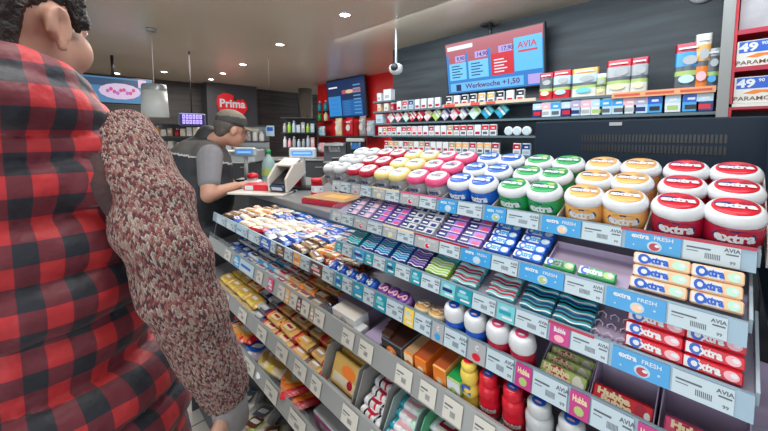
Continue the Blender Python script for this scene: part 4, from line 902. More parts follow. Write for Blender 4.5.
# ---------------------------------------------------------------- row 5 (right part)
g_bot = bottle('silver','silver','blue','', .094, .0235, True, 'navy'); m_bot = bottle('red','red','blue','mentos', .094, .0205, True)
for px, s_, lb in ((541,.037,'left'),(573,.037,'right'),(612,.037,'rightmost')): putb(g_bot, 5, px, s_, 'silver gum bottle with round blue cap label, %s one at the bottom edge' % lb, grp='silver gum bottles')
for px, s_, lb in ((491,.037,'front left'),(515,.037,'front right'),(508,.106,'back left'),(531,.106,'back right')): putb(m_bot, 5, px, s_, 'bright red mints bottle with blue cap label, %s' % lb, grp='red mints bottles')
r = empty('yellow_bottle'); mb = MB(); rr_ = .019; prof = []
for k in range(3):
    z0_ = .030*k
    for t in range(7): a_ = PI*t/6; prof.append((rr_*(.82+.18*math.sin(a_)), z0_+.030*t/6.2))
mb.lathe(prof, P('yellow'), seg=22); mb.wrap('C', .03, P('blue'), rr_*1.02, .050, bold=.06); mb.build('bottle_body', r)
mb = MB(); mb.lathe([(rr_*.8,.090),(rr_*.82,.100),(rr_*.55,.107),(.001,.108)], P('yellow'), seg=22); mb.add([(.011*math.cos(t),.011*math.sin(t),0.1085) for t in [2*PI*q/14 for q in range(14)]], [tuple(range(14))], P('red')); mb.build('bottle_cap', r)
putb(Kind(r), 5, 472, .030, 'yellow ribbed gum bottle left of the red mints bottles', grp=None or 'yellow bottle')
def carton(nm, dims, front, top, side, lb, i, px, s0, yaw=0.0, cat='box', word=None, wcol='white', grp='small boxes on the middle tray', disc=None, h=0.0):
    W, D, H = dims; W *= .82; H *= 1.15; mb = MB(); mb.box((0,D/2,H/2),(W,D,H), P(side), bev=.0015); mb.quad(-W*.47,H*.04,W*.47,H*.96,-.0004,P(front))
    mb.add([(-W*.47,D*.04,H+.0004),(W*.47,D*.04,H+.0004),(W*.47,D*.96,H+.0004),(-W*.47,D*.96,H+.0004)], [(0,1,2,3)], P(top))
    if disc: mb.disc(0,H*.55,min(W,H)*.28,min(W,H)*.28,-.0008,P(disc)); mb.disc(0,H*.5,min(W,H)*.14,min(W,H)*.14,-.0012,P('white'))
    if word: mb.ftext(word, H*.2, 0, -.0014, H*.28, P(wcol), bold=.04)
    o = mb.build(nm); x, z = on(i, s0, .0004+h); o.location = (x, yat(px, x, z+H*.6), z); o.rotation_euler = rr(TT[i], yaw); tag(o, lb, cat, grp); return o
tt_ = []
carton('mint_box', (.040,.085,.052), 'white','green','leaf', 'green and white mint box, rightmost in the row of small boxes', 5, 455, .008, word='tic tac', wcol='green', disc='leaf')
carton('mint_box', (.040,.085,.060), 'orange','rust','amber', 'orange mint box with red top left of the green one', 5, 441, .008, word='tic tac', disc='amber')
carton('mint_box', (.040,.085,.054), 'orange','rust','orange', 'orange mint box with red top in the left pair, right one', 5, 422, .008, word='tic tac', disc='cream')
carton('mint_box', (.034,.085,.050), 'cream','tan','orange', 'cream mint box with orange print in the left pair, left one', 5, 410, .008, disc='orange')
carton('candy_box', (.085,.075,.052), 'black','choco','dgrey', 'black sweets box with orange flame picture', 5, 393, .006, disc='orange')
for k in range(4): carton('candy_pack', (.036,.018,.058), 'dgrey','choco','choco', 'small dark sweets pack in the black box, %s' % ('frontmost','second','third','rearmost')[k], 5, 388+3*k, .012+.018*k, disc='orange', h=.002, grp='dark packs in the black box')
for k in range(4): carton('candy_pack', (.036,.018,.052), 'dgrey','choco','choco', 'small dark sweets pack behind the cream mint box, %s' % ('frontmost','second','third','rearmost')[k], 5, 402+2*k, .08+.018*k, disc='orange', grp='dark packs behind the mint boxes')
carton('display_carton', (.13,.05,.050), 'offwhite','offwhite','white', 'white display carton with grey print in front of the lilac tray', 5, 345, .006, disc='grey')
carton('display_carton', (.17,.13,.040), 'lilac','lilac','lilac', 'long flat lilac display carton behind the white cartons', 5, 353, .062)
carton('display_carton', (.075,.09,.030), 'lilac','lilac','lilac', 'short lilac carton left of the black sweets box', 5, 373, .006)
carton('small_box', (.038,.03,.032), 'white','white','white', 'small white box standing alone in front of the lilac cartons', 5, 358, -.0+.004, disc='grey', h=.0)
carton('display_carton', (.06,.09,.022), 'blue','navy','navy', 'dark blue flat carton left of the white display carton', 5, 328, .03)
# ---------------------------------------------------------------- candy bars and bags
def bar(bands, L=.125, W=.036, H=.018, patch=None, name='candy_bar', plump=.5):
    """flow-wrapped bar: long side along local x, crimped flat ends, bands = colours from end to end"""
    mb = MB(); n = 14; R_ = []; xs = []
    for k in range(n+1):
        t = k/n; x = -L/2 + L*t; e = min(t, 1-t)
        full = 0 if e < .02 else min(1, (e-.0)/.13)**.55
        if k in (0, n): full = 0
        w_ = W/2*(.92+.08*full); h_ = max(.0006, H/2*full)
        q = []
        for j in range(10):
            a = 2*PI*j/10; ca, sa = math.cos(a), math.sin(a)
            q.append((x, w_*math.copysign(abs(ca)**.6, ca), H*.5 + h_*math.copysign(abs(sa)**plump, sa)*(1+.10*math.sin(k*2.3+j))))
        R_.append(q)
    nb = len(bands)
    for k in range(n):
        c = bands[min(nb-1, int(k/n*nb))]
        mb.rings(R_[k:k+2], foil(c), cap=False)
    mb.add(R_[0], [tuple(range(9,-1,-1))], foil(bands[0])); mb.add(R_[-1], [tuple(range(10))], foil(bands[-1]))
    if patch:
        pc_, pw = patch
        pts = []; 
        for q in range(14):
            a = 2*PI*q/14; pts.append((L*pw*.5*math.copysign(abs(math.cos(a))**.35, math.cos(a)) + W*.12*math.sin(a), W*.30*math.copysign(abs(math.sin(a))**.35, math.sin(a)), H*1.05))
        mb.add(pts, [tuple(range(14))], P(pc_)); mb.add([(p[0]*.7, p[1]*.35+.001, p[2]+.0006) for p in pts], [tuple(range(14))], P('white' if pc_ not in ('white','offwhite','cream') else 'crimson'))
    return Kind(mb.build(name))
SP = {}
CD = {}
def sp(key, desc, *a, **k):
    SP[key] = bar(*a, **k); CD[key] = desc
sp('tan', 'tan and brown wafer bar', ('choco','tan','tan','tan','choco'), patch=('brown',.5))
sp('ambr', 'amber and cream wafer bar', ('cream','amber','amber','cream'), patch=('orange',.5))
sp('blue', 'bright blue chocolate bar', ('blue','blue','blue'), patch=('white',.5))
sp('navy', 'navy chocolate bar', ('navy','navy','blue'), patch=('pale',.4))
sp('crm', 'cream wafer bar', ('cream','offwhite','offwhite','cream'), patch=('rose',.4))
sp('wht', 'white chocolate bar with blue ends', ('blue','white','white','white'), patch=('blue',.35))
sp('red', 'red chocolate bar', ('red','red','crimson'), patch=('white',.4))
sp('chc', 'dark brown chocolate bar', ('choco','choco','brown','choco'), patch=('tan',.4))
sp('org', 'orange and brown caramel bar', ('amber','orange','tan','orange'), patch=('cream',.5))
sp('crn', 'crimson and white bar', ('crimson','white','crimson'), patch=('white',.5))
sp('sky', 'sky blue bar', ('sky','sky','pale'), patch=('white',.5))
sp('pal', 'pale grey chocolate bar', ('pale','white','white','pale'), patch=('navy',.4))
sp('ros', 'white and rose bar', ('white','rose','white'), patch=('crimson',.35))
sp('gld', 'gold nut bar', ('crimson','amber','gold','gold','amber','crimson'), L=.15, W=.044, H=.022, patch=('cream',.34))
sp('gdr', 'gold and red nut bar', ('red','orange','amber','gold','brown'), L=.13, W=.040, H=.020, patch=('amber',.4))
sp('rgd', 'red and gold bar', ('brown','amber','gold','red'), L=.115, W=.038, H=.020, patch=('tan',.4))
sp('yel', 'yellow-gold nut snack pack', ('gold','yellow','yellow','gold'), L=.11, W=.06, H=.022, patch=('gold',.5))
sp('slv', 'silver and navy snack pack', ('silver','dgrey','navy'), L=.125, W=.035, H=.018, patch=('silver',.4))
ROW_DONE = {}
def bars(i, cols, s0, pitch_s, rows_, where, grp, h0=.002, yawj=.05, layers=1, dh=.02, skip=()):
    """cols = (px left, px right, [species front to back])"""
    for c, (pl, pr_, sps) in enumerate(cols):
        for l in range(layers):
            for j in range(rows_ - l):
                if (c, j, l) in skip: continue
                s = s0 + pitch_s*(j + .5*l); k = sps[j % len(sps)] if j >= len(sps) else sps[j]
                x, z = on(i, s, h0 + dh*l + random.uniform(0,.002)); yl, yr_ = yat(pl, RA[i][0], RA[i][1]), yat(pr_, RA[i][0], RA[i][1])
                y = (yl+yr_)/2 + random.uniform(-.006,.006)
                lb = '%s, %s from front, %s column, %s' % (CD[k], 'frontmost' if j == 0 else nth(j), nth(c), where)
                lb = lb.replace('frontmost from front', 'frontmost')
                if layers > 1: lb += (', lower layer', ', upper layer')[l]
                SP[k]((x, y, z), rr(TT[i], random.uniform(-yawj,yawj)), lb, 'candy bar', grp)
# big flat tray (level 4, left half): nine columns front to back
cols4 = []
ys = [yL4-.01 - k*(yL4-ySPLIT-.02)/9 for k in range(10)]
specs = [['chc','tan','tan','ambr','ambr','tan','tan','chc'],['blue','crm','tan','ambr','ambr','ambr','crm','crm'],['crm','crm','crm','tan','navy','blue','blue','navy'],['red','crm','crm','crm','wht','blue','navy','blue'],
         ['wht','wht','crm','crm','crm','crm','wht','blue'],['navy','blue','wht','ros','crm','wht','blue','blue'],['chc','tan','chc','blue','wht','blue','blue','navy'],['tan','org','org','org','org','chc','navy','blue'],['crn','chc','org','org','ambr','org','org','chc']]
for c in range(9):
    yc = (ys[c]+ys[c+1])/2
    for j in range(8):
        for l in (0, 1):
            if l == 1 and j >= 5: continue
            k = specs[c][j]; s = .028 + .040*j + .02*l; x, z = on(4, s, .002 + .019*l)
            SP[k]((x, yc + random.uniform(-.008,.008), z), rr(TT[4], random.uniform(-.3,.3)), '%s, %s from front, %s column, top tray, %s layer' % (CD[k], nth(j), nth(c), ('lower','upper')[l]), 'candy bar', 'candy bars on the top tray')
mb = MB()
bars(5, ((222,232,['navy','wht','navy','navy']),(232,241,['navy','pal','blue','navy']),(241,250,['pal','wht','pal','pal']),(250,259,['sky','pal','wht','sky']),(259,269,['sky','sky','sky','navy']),(269,280,['ros','ros','pal','sky']),(280,291,['org','tan','chc','navy']),(291,304,['org','gdr','org','navy']),(304,318,['chc','org','chc','navy'])), .024, .042, 4, 'second tray', 'candy bars on the second tray', layers=2, dh=.018)
bars(6, ((214,221,['yel','yel','yel']),(221,229,['yel','yel','yel']),(229,238,['yel','gld','chc']),(238,247,['yel','slv','chc']),(247,257,['slv','slv','chc']),(257,270,['gld','gdr','pal']),(270,284,['gld','gld','ros']),(284,299,['gdr','rgd','rgd']),(299,314,['rgd','gdr','chc'])), .030, .050, 3, 'third tray', 'candy bars on the third tray', layers=2, dh=.021)
# open cardboard boxes on level 6
def crate(i, pxl, pxr, dep, hb, m_, lb, s0=.012):
    x, z = on(i, s0, .001); yl, yr_ = yat(pxl, RA[i][0], RA[i][1]), yat(pxr, RA[i][0], RA[i][1]); W = yl-yr_
    r = empty('display_box', (x, (yl+yr_)/2, z), rr(TT[i])); tag(r, lb, 'display box')
    mb = MB(); mb.box((0,dep/2,.001),(W,dep,.002), m_); mb.box((0,.001,.014),(W,.002,.028), m_); mb.box((0,dep,hb/2),(W,.002,hb), m_)
    for s_ in (-1,1): mb.add([(s_*W/2,0,0),(s_*W/2,dep,0),(s_*W/2,dep,hb),(s_*W/2,dep*.35,hb),(s_*W/2,0,.03),(s_*(W/2-.002),0,0),(s_*(W/2-.002),dep,0),(s_*(W/2-.002),dep,hb),(s_*(W/2-.002),dep*.35,hb),(s_*(W/2-.002),0,.03)], [(0,1,2,3,4),(9,8,7,6,5),(0,5,6,1),(1,6,7,2),(2,7,8,3),(3,8,9,4),(4,9,5,0)], m_)
    mb.build('carton', r); return (yl+yr_)/2, W
goldm = mat('gold_card', (.50,.36,.13), .5, noise_amt=.1)
y_, W = crate(6, 317, 348, .12, .10, greycard, 'grey cardboard display box with gold wafer packs on the third tray')
def flatpack(c, acc, W, H=.066, D=.016, nm='wafer_pack'):
    mb = MB(); mb.box((0,D/2,H/2),(W,D,H), P(c), bev=.004); y=-.0005
    mb.quad(-W*.42,H*.12,W*.42,H*.42,y,P('cream')); mb.disc(W*.12,H*.62,W*.26,H*.2,y-.0003,P(acc)); mb.quad(-W*.35,H*.18,W*.1,H*.34,y-.0006,P('offwhite')); mb.disc(W*.25,H*.3,W*.1,H*.14,y-.0006,P('crimson'))
    for s_ in (-1,1): mb.box((s_*W*.5,D/2,H/2),(W*.03,.002,H*.96), P(acc))
    return Kind(mb.build(nm))
wf = flatpack('gold','orange', W*.80, H=.08)
for k in range(4):
    x, z = on(6, .028+.022*k, .012); wf((x, y_, z), rr(TT[6]-.55), 'gold wafer pack with orange picture in the grey box, %s' % ('frontmost','second','third','rearmost')[k], 'wafer pack', 'gold wafer packs in the grey box')
y_, W = crate(6, 351, 376, .13, .10, greycard, 'grey cardboard box with black, white and red striped bars on the third tray')
sp('strp', 'black, white and red striped bar', ('dgrey','white','black','white','red','white','black','white','offwhite'), L=.09, W=.038, H=.024, patch=('crimson',.35))
sp('mint', 'white and teal mint bar', ('teal','white','white','mint','teal'), L=.085, W=.044, H=.022, patch=('rose',.5))
sp('grn', 'white and green bar', ('white','offwhite','leaf','white'), L=.085, W=.044, H=.022, patch=('crimson',.45))
def fillbars(y_, k, n, where, s0=.03, yaw=.5, i=6):
    for j in range(n):
        x, z = on(i, s0+.022*j, .006+.011*j); SP[k]((x, y_+random.uniform(-.004,.004), z), rr(TT[i]-.2, yaw*(.3 if j%2 else -.3), 0), '%s in %s, %s' % (CD[k], where, ('frontmost','second','third','rearmost')[j]), 'candy bar', 'bars in the cardboard boxes')
fillbars(y_, 'strp', 4, 'the grey box by the wafers', yaw=.25)
y_, W = crate(6, 379, 404, .14, .085, mat('grey_teal_card',(.26,.36,.36),.5,noise_amt=.08), 'grey and teal cardboard box with white and teal mint bars on the third tray')
fillbars(y_, 'mint', 4, 'the grey and teal box', yaw=.25)
y_, W = crate(6, 408, 442, .16, .085, mat('green_card',(.10,.46,.24),.5,noise_amt=.08), 'bright green cardboard box at the bottom edge with white and green bars')
fillbars(y_, 'grn', 4, 'the bright green box', yaw=.25)

# bags on level 7 and 8
def cbag(bands, L, W, H=.03, patch=None): return bar(bands, L=L*.82, W=W, H=H, patch=patch, name='candy_bag', plump=1.0)
def putbag(kind, i, px, s_, yaw, lb, h=.010, roll=0.0, grp='candy bags on the lower trays'):
    x, z = on(i, s_, h); kind((x, yat(px, x, z), z), rr(TT[i]-.08, yaw, roll), lb, 'candy bag', grp)
bg_sky = cbag(('sky','sky','pale','sky'), .16, .10, patch=('white',.6)); bg_red = cbag(('red','crimson','red','red'), .18, .08, patch=('rose',.5)); bg_or = cbag(('red','orange','amber','orange','red'), .19, .075, patch=('amber',.6))
bg_brn = cbag(('brown','choco','tan'), .15, .08, patch=('gold',.5)); bg_yel = cbag(('cream','yellow','cream','white'), .17, .11, patch=('gold',.7)); bg_blw = cbag(('blue','white','lilac','white'), .15, .10, patch=('blue',.5))
bg_org = cbag(('green','orange','orange','orange','red'), .17, .10, patch=('amber',.5)); bg_nvs = cbag(('navy','white','navy','white','navy'), .15, .07); bg_bei = cbag(('offwhite','tan','leaf','offwhite'), .16, .08, patch=('brown',.4))
bg_gry = cbag(('grey','leaf','offwhite','grey'), .16, .09, patch=('dgrey',.4))
for a in ((bg_brn,7,219,.05,.1,'brown bag at the far end of the fourth tray'),(bg_brn,7,227,.12,.2,'brown and tan bag behind the sky blue bag'),(bg_sky,7,240,.055,.25,'sky blue candy bag on the fourth tray left of the red bags'),(bg_or,7,240,.035,.1,'orange and red candy bag at the front of the fourth tray',.03),(bg_or,7,247,.05,.15,'long orange and red bag beside the crimson bag',.03),
          (bg_red,7,250,.11,.2,'crimson candy bag behind the long orange bag'),(bg_red,7,260,.10,.3,'crimson candy bag nearest the blue and white bags'),(bg_blw,7,259,.05,.5,'blue and white candy bag at the front of the fourth tray'),(bg_blw,7,270,.11,.4,'blue and white candy bag at the back of the fourth tray'),
          (bg_yel,7,273,.055,-.5,'yellow bag with gold oval print, left one'),(bg_yel,7,284,.07,.2,'yellow bag with gold oval print, right one',.02),(bg_nvs,7,287,.15,.1,'navy and white striped bag at the back of the fourth tray'),(bg_org,7,296,.06,-.5,'orange and green bag, upper of two',.022),(bg_org,7,304,.06,-.45,'orange and green bag, lower of two'),
          (bg_sky,8,238,.06,.3,'sky blue bag on the lowest visible tray'),(bg_gry,8,247,.07,.9,'grey and green wrapped bag on the lowest visible tray, left'),(bg_bei,8,256,.05,.3,'beige wrapped bag on the lowest visible tray, front'),(bg_gry,8,264,.09,.4,'grey and green wrapped bag on the lowest visible tray, middle'),(bg_bei,8,272,.07,1.0,'beige wrapped bag on the lowest visible tray, right'),(bg_bei,8,284,.08,.5,'beige wrapped bag on the lowest visible tray, rightmost'),(bg_gry,8,230,.08,.5,'grey and green wrapped bag at the left of the lowest visible tray')):
    putbag(*a[:6], h=a[6] if len(a) > 6 else .002)
x, z = on(7, .03, .001)
def crate7():
    i = 7; yl, yr_ = yat(306, RA[i][0], RA[i][1]), yat(336, RA[i][0], RA[i][1]); W = yl-yr_
    r = empty('candy_carton', (x, (yl+yr_)/2, z), rr(TT[i])); tag(r, 'grey and magenta carton on the fourth tray at the bottom edge', 'box')
    mb = MB(); mb.box((0,.09,.03),(W,.18,.06), P('grey'), bev=.003); mb.build('body', r); mb = MB(); mb.quad(-W*.48,.003,W*.48,.055,-.001,P('magenta')); mb.quad(-W*.3,.02,W*.2,.04,-.0014,P('white')); mb.build('front_print', r)
crate7()
# dark bay with bottles right of the rack
mb = MB(); yy = YR[1][0]-.19
dk = empty('side_display', (.86, yy, 0)); tag(dk, 'dark display cabinet at the right edge beside the gum rack', 'cabinet')
mb.box((.22,0,.575),(.20,.30,1.15), cbody, bev=.005); mb.build('body', dk)
for zz in (1.155, 1.325):
    mb = MB(); mb.box((.08,0,zz+.004),(.32,.30,.012), dark); mb.build('shelf', dk)
mb = MB(); mb.box((.23,0,1.33),(.02,.30,.36), dark); mb.build('back_panel', dk)
sb = None
def smallb():
    r = empty('small_bottle'); mb = MB(); mb.lathe([(.018,0),(.02,.004),(.02,.07),(.010,.085),(.010,.092)], P('brown'), seg=18); mb.build('bottle_body', r)
    mb = MB(); mb.lathe([(.012,.09),(.012,.104),(.010,.106)], P('black'), seg=14); mb.build('cap', r)
    mb = MB(); mb.lathe([(.0205,.02),(.0205,.055)], P('cream'), seg=18, cap=False); mb.build('label', r); return Kind(r)
sb = smallb()
for q in range(2):
    for k in range(4): sb((.82, yy+.115-.055*k, 1.1655+.17*q), rr(0), 'small brown bottle at the right edge, %s from the rack, %s shelf' % (nth(k), ('lower','upper')[q]), 'bottle', 'small brown bottles at the right edge')
# ================================================================== PEOPLE
def ico(c, rad, M=None, sub=3):
    bm = bmesh.new(); bmesh.ops.create_icosphere(bm, subdivisions=sub, radius=1.0)
    mt = Matrix.Translation(c) @ (M or I4) @ Matrix.Diagonal((rad[0], rad[1], rad[2], 1)); bm.transform(mt); return bm
def capsule(p0, p1, r0, r1, seg=14):
    p0, p1 = Vector(p0), Vector(p1); d = (p1-p0); L = d.length; d.normalize(); u = d.orthogonal().normalized(); w_ = d.cross(u)
    mb = MB(); R_ = []; N_ = 5
    for k in range(N_): a = PI/2*k/N_; R_.append((p0 - d*r0*math.cos(a), r0*math.sin(a)+1e-4))
    R_.append((p0, r0)); R_.append((p1, r1))
    for k in range(N_-1,-1,-1): a = PI/2*k/N_; R_.append((p1 + d*r1*math.cos(a), r1*math.sin(a)+1e-4))
    mb.rings([[tuple(c + (u*math.cos(2*PI*j/seg)+w_*math.sin(2*PI*j/seg))*r) for j in range(seg)] for c, r in R_], None)
    bm = bmesh.new(); vs = [bm.verts.new(v) for v in mb.v]
    for f in mb.f: bm.faces.new([vs[i] for i in f])
    return bm
def blob(name, prims, voxel, m_, parent, smooth=6, sfac=.5, deform=None, mats=None, pick=None, uv=None):
    """one continuous skin over overlapping volumes"""
    bm = bmesh.new(); tmp = bpy.data.meshes.new('t')
    for p in prims:
        b_ = ico(*p[1:]) if p[0] == 'e' else capsule(*p[1:])
        b_.to_mesh(tmp); b_.free(); bm.from_mesh(tmp)
    bm.to_mesh(tmp); bm.free()
    o = bpy.data.objects.new('t', tmp); COL.objects.link(o)
    r = o.modifiers.new('r', 'REMESH'); r.mode = 'VOXEL'; r.voxel_size = voxel
    s_ = o.modifiers.new('s', 'SMOOTH'); s_.iterations = smooth; s_.factor = sfac
    dg = bpy.context.evaluated_depsgraph_get(); dg.update()
    me = bpy.data.meshes.new_from_object(o.evaluated_get(dg)); me.name = name
    bpy.data.objects.remove(o)
    if deform:
        nn = [v.normal.copy() for v in me.vertices]
        for v, n_ in zip(me.vertices, nn): v.co = deform(v.co.copy(), n_)
    me.materials.clear(); me.materials.append(m_)
    for q in (mats or []): me.materials.append(q)
    if pick:
        for p in me.polygons: p.material_index = pick(p.center)
    if uv:
        ul = me.uv_layers.new(name='UVMap')
        for p in me.polygons:
            for li in p.loop_indices: ul.data[li].uv = uv(me.vertices[me.loops[li].vertex_index].co, p.center)
    me.polygons.foreach_set('use_smooth', [True]*len(me.polygons)); me.update()
    ob = bpy.data.objects.new(name, me); COL.objects.link(ob); ob.parent = parent; return ob
def hand_prims(wr, d, palm_n, side, s_=1.0, curl=.5):
    """wr wrist, d hand direction, palm_n palm normal, side +1/-1 for the thumb side"""
    d = Vector(d).normalized(); n_ = (Vector(palm_n) - d*Vector(palm_n).dot(d)).normalized(); t = d.cross(n_)*side; wr = Vector(wr); out = []
    M_ = Matrix((t, n_, d)).transposed().to_4x4()
    out.append(('e', wr + d*.045*s_, (.040*s_, .016*s_, .052*s_), M_, 3))
    for k, (off, ln) in enumerate(((.030,.072),(.010,.080),(-.010,.074),(-.029,.058))):
        b_ = wr + d*.080*s_ + t*off*s_; ang = curl*.5; p = b_; dd = d
        for q, fr in enumerate((.45,.32,.26)):
            dd = (d*math.cos(ang) + n_*math.sin(ang) + t*off*1.0).normalized(); p2 = p + dd*ln*fr*s_
            out.append(('c', p, p2, (.0092-.0006*q)*s_, (.0086-.0008*q)*s_, 10)); p = p2; ang += curl*.8
    b_ = wr + d*.025*s_ + t*.030*s_; p1 = b_ + (t*.8+d*.7+n_*.35).normalized()*.038*s_; p2 = p1 + (t*.25+d*.95+n_*.3).normalized()*.032*s_
    out += [('c', b_, p1, .013*s_, .0105*s_, 10), ('c', p1, p2, .0105*s_, .0085*s_, 10)]
    return out
skin = mat('skin', (.56,.31,.22), .5, noise_amt=.10, nscale=14)
lipm = mat('lips', (.45,.16,.14), .4)
eyew = mat('eye_white', (.7,.7,.68), .2); iris = mat('iris', (.06,.05,.04), .2)
def hairm(name, c):
    m_ = mat(name, c, .42, noise_amt=.5, nscale=60, bump=.7); 
    nt = m_.node_tree; tc = [n for n in nt.nodes if n.type=='TEX_COORD'][0]; nz = [n for n in nt.nodes if n.type=='TEX_NOISE'][0]
    mp = nt.nodes.new('ShaderNodeMapping'); mp.inputs['Scale'].default_value = (4,.5,1.6); nt.links.new(tc.outputs['Object'], mp.inputs[0]); nt.links.new(mp.outputs[0], nz.inputs['Vector']); return m_
# --- materials: buffalo plaid and marled knit
def plaid_mat():
    m = bpy.data.materials.new('red_black_plaid'); m.use_nodes = True; nt = m.node_tree; b = nt.nodes['Principled BSDF']; L = nt.links.new
    uv = nt.nodes.new('ShaderNodeUVMap'); sp_ = nt.nodes.new('ShaderNodeSeparateXYZ'); L(uv.outputs[0], sp_.inputs[0])
    def sq(out):
        f = nt.nodes.new('ShaderNodeMath'); f.operation='FRACT'; L(out, f.inputs[0])
        g = nt.nodes.new('ShaderNodeMath'); g.operation='GREATER_THAN'; g.inputs[1].default_value=.5; L(f.outputs[0], g.inputs[0]); return g.outputs[0]
    a_, c_ = sq(sp_.outputs[0]), sq(sp_.outputs[1])
    ad = nt.nodes.new('ShaderNodeMath'); ad.operation='ADD'; L(a_, ad.inputs[0]); L(c_, ad.inputs[1]); h_ = nt.nodes.new('ShaderNodeMath'); h_.operation='MULTIPLY'; h_.inputs[1].default_value=.5; L(ad.outputs[0], h_.inputs[0])
    cr = nt.nodes.new('ShaderNodeValToRGB'); cr.color_ramp.interpolation='CONSTANT'; e = cr.color_ramp.elements
    e[0].position=0; e[0].color=(.60,.022,.03,1); e[1].position=.75; e[1].color=(.012,.016,.028,1); q = e.new(.25); q.color=(.17,.014,.03,1)
    L(h_.outputs[0], cr.inputs[0]); 
    n = nt.nodes.new('ShaderNodeTexNoise'); n.inputs['Scale'].default_value=40; tc = nt.nodes.new('ShaderNodeTexCoord'); L(tc.outputs['Object'], n.inputs['Vector'])
    mx = nt.nodes.new('ShaderNodeMix'); mx.data_type='RGBA'; mx.blend_type='MULTIPLY'; mx.inputs['Factor'].default_value=.35; L(cr.outputs[0], mx.inputs['A']); L(n.outputs['Fac'], mx.inputs['B']); L(mx.outputs['Result'], b.inputs['Base Color'])
    b.inputs['Roughness'].default_value=.55; b.inputs['Sheen Weight'].default_value=.15
    n2 = nt.nodes.new('ShaderNodeTexNoise'); n2.inputs['Scale'].default_value=22; n2.inputs['Detail'].default_value=3; L(tc.outputs['Object'], n2.inputs['Vector'])
    bp = nt.nodes.new('ShaderNodeBump'); bp.inputs['Strength'].default_value=.6; bp.inputs['Distance'].default_value=.012; L(n2.outputs['Fac'], bp.inputs['Height']); L(bp.outputs[0], b.inputs['Normal'])
    return m
def knit_mat():
    m = bpy.data.materials.new('marled_knit'); m.use_nodes = True; nt = m.node_tree; b = nt.nodes['Principled BSDF']; L = nt.links.new
    def M(op, a, c=None):
        n = nt.nodes.new('ShaderNodeMath'); n.operation = op
        for i, v in enumerate((a, c)):
            if v is None: continue
            if isinstance(v, (int, float)): n.inputs[i].default_value = v
            else: L(v, n.inputs[i])
        return n.outputs[0]
    uv = nt.nodes.new('ShaderNodeUVMap'); s_ = nt.nodes.new('ShaderNodeSeparateXYZ'); L(uv.outputs[0], s_.inputs[0])
    u, v = s_.outputs[0], s_.outputs[1]
    fu = M('FRACT', u); tri = M('ABSOLUTE', M('SUBTRACT', fu, .5)); v2 = M('SUBTRACT', v, M('MULTIPLY', tri, 1.5))
    cu = M('FLOOR', M('MULTIPLY', u, 2.0)); cv = M('FLOOR', v2)
    cb = nt.nodes.new('ShaderNodeCombineXYZ'); L(cu, cb.inputs[0]); L(cv, cb.inputs[1])
    wn = nt.nodes.new('ShaderNodeTexWhiteNoise'); wn.noise_dimensions='2D'; L(cb.outputs[0], wn.inputs['Vector'])
    cr = nt.nodes.new('ShaderNodeValToRGB'); e = cr.color_ramp.elements; cr.color_ramp.interpolation='CONSTANT'
    e[0].position=0; e[0].color=(.52,.40,.34,1); e[1].position=.84; e[1].color=(.12,.05,.06,1)
    for p, c in ((.22,(.40,.15,.13)),(.42,(.50,.30,.26)),(.60,(.26,.06,.07)),(.74,(.62,.52,.46))): q = e.new(p); q.color=(*c,1)
    L(wn.outputs['Value'], cr.inputs[0]); 
    hu = M('SINE', M('MULTIPLY', M('FRACT', M('MULTIPLY', u, 2.0)), PI)); hv = M('SINE', M('MULTIPLY', M('FRACT', v2), PI)); hh = M('MULTIPLY', hu, hv)
    dk = nt.nodes.new('ShaderNodeMix'); dk.data_type='RGBA'; dk.blend_type='MULTIPLY'; dk.inputs['Factor'].default_value=.0; L(cr.outputs[0], dk.inputs['A']); L(dk.outputs['Result'], b.inputs['Base Color'])
    bp = nt.nodes.new('ShaderNodeBump'); bp.inputs['Strength'].default_value=.9; bp.inputs['Distance'].default_value=.006; L(M('POWER', hh, .6), bp.inputs['Height']); L(bp.outputs[0], b.inputs['Normal'])
    b.inputs['Roughness'].default_value=.85; return m
plaid = plaid_mat(); knit = knit_mat()

# ---------------------------------------------------------------- woman in the plaid vest (near left)
WC = cw(384, 135, 1.0)*0 + CAMP + RV*(-.643) + HV*.560; WC.z = 0
th = math.radians(-13); FD = HV*math.cos(th) + RV*math.sin(th); RD = RV*math.cos(th) - HV*math.sin(th)
wm = empty('person', WC, (0,0,math.atan2(RD.y, RD.x)))      # local +x her right, +y facing
tag(wm, 'person in a red and black plaid vest and knitted sweater at the left', 'person')
Winv = Matrix.Rotation(-math.atan2(RD.y, RD.x), 4, 'Z') @ T(*(-WC))
def wl(px, py, Z): return Winv @ cw(px, py, Z)
# right arm centreline surveyed from the photograph: (px, py, depth, radius px)
arm = [(116,130,.598,37),(127,150,.588,39),(140,176,.575,41),(152,208,.562,43),(163,240,.553,43.5),(174,272,.555,42),(186,302,.565,38.5),(198,330,.58,35),(210,356,.595,31),(220,378,.61,27),(228,397,.62,21)]
apts = [wl(a, b_, Z) for a, b_, Z, r_ in arm]; arad = [r_*Z/F/math.sqrt(1+((a-384)/F)**2*.75) for a, b_, Z, r_ in arm]
hd = wl(61, 30, .560)          # ear position
HC_ = Vector((hd.x-.078, hd.y+.005, hd.z+.012))   # head centre
hy = math.radians(-13)     # head turned to her right
def hp(x, y, z):           # head-local to person-local
    x, y, z = x*1.08, y*1.15, z*1.18
    return Vector((HC_.x + x*math.cos(hy) - y*math.sin(hy), HC_.y + x*math.sin(hy) + y*math.cos(hy), HC_.z + z))
HM = Matrix.Rotation(hy, 4, 'Z')
sh = 1.445
wrist = apts[-1]; hdir = (wl(233,425,.65)-apts[-1]).normalized()
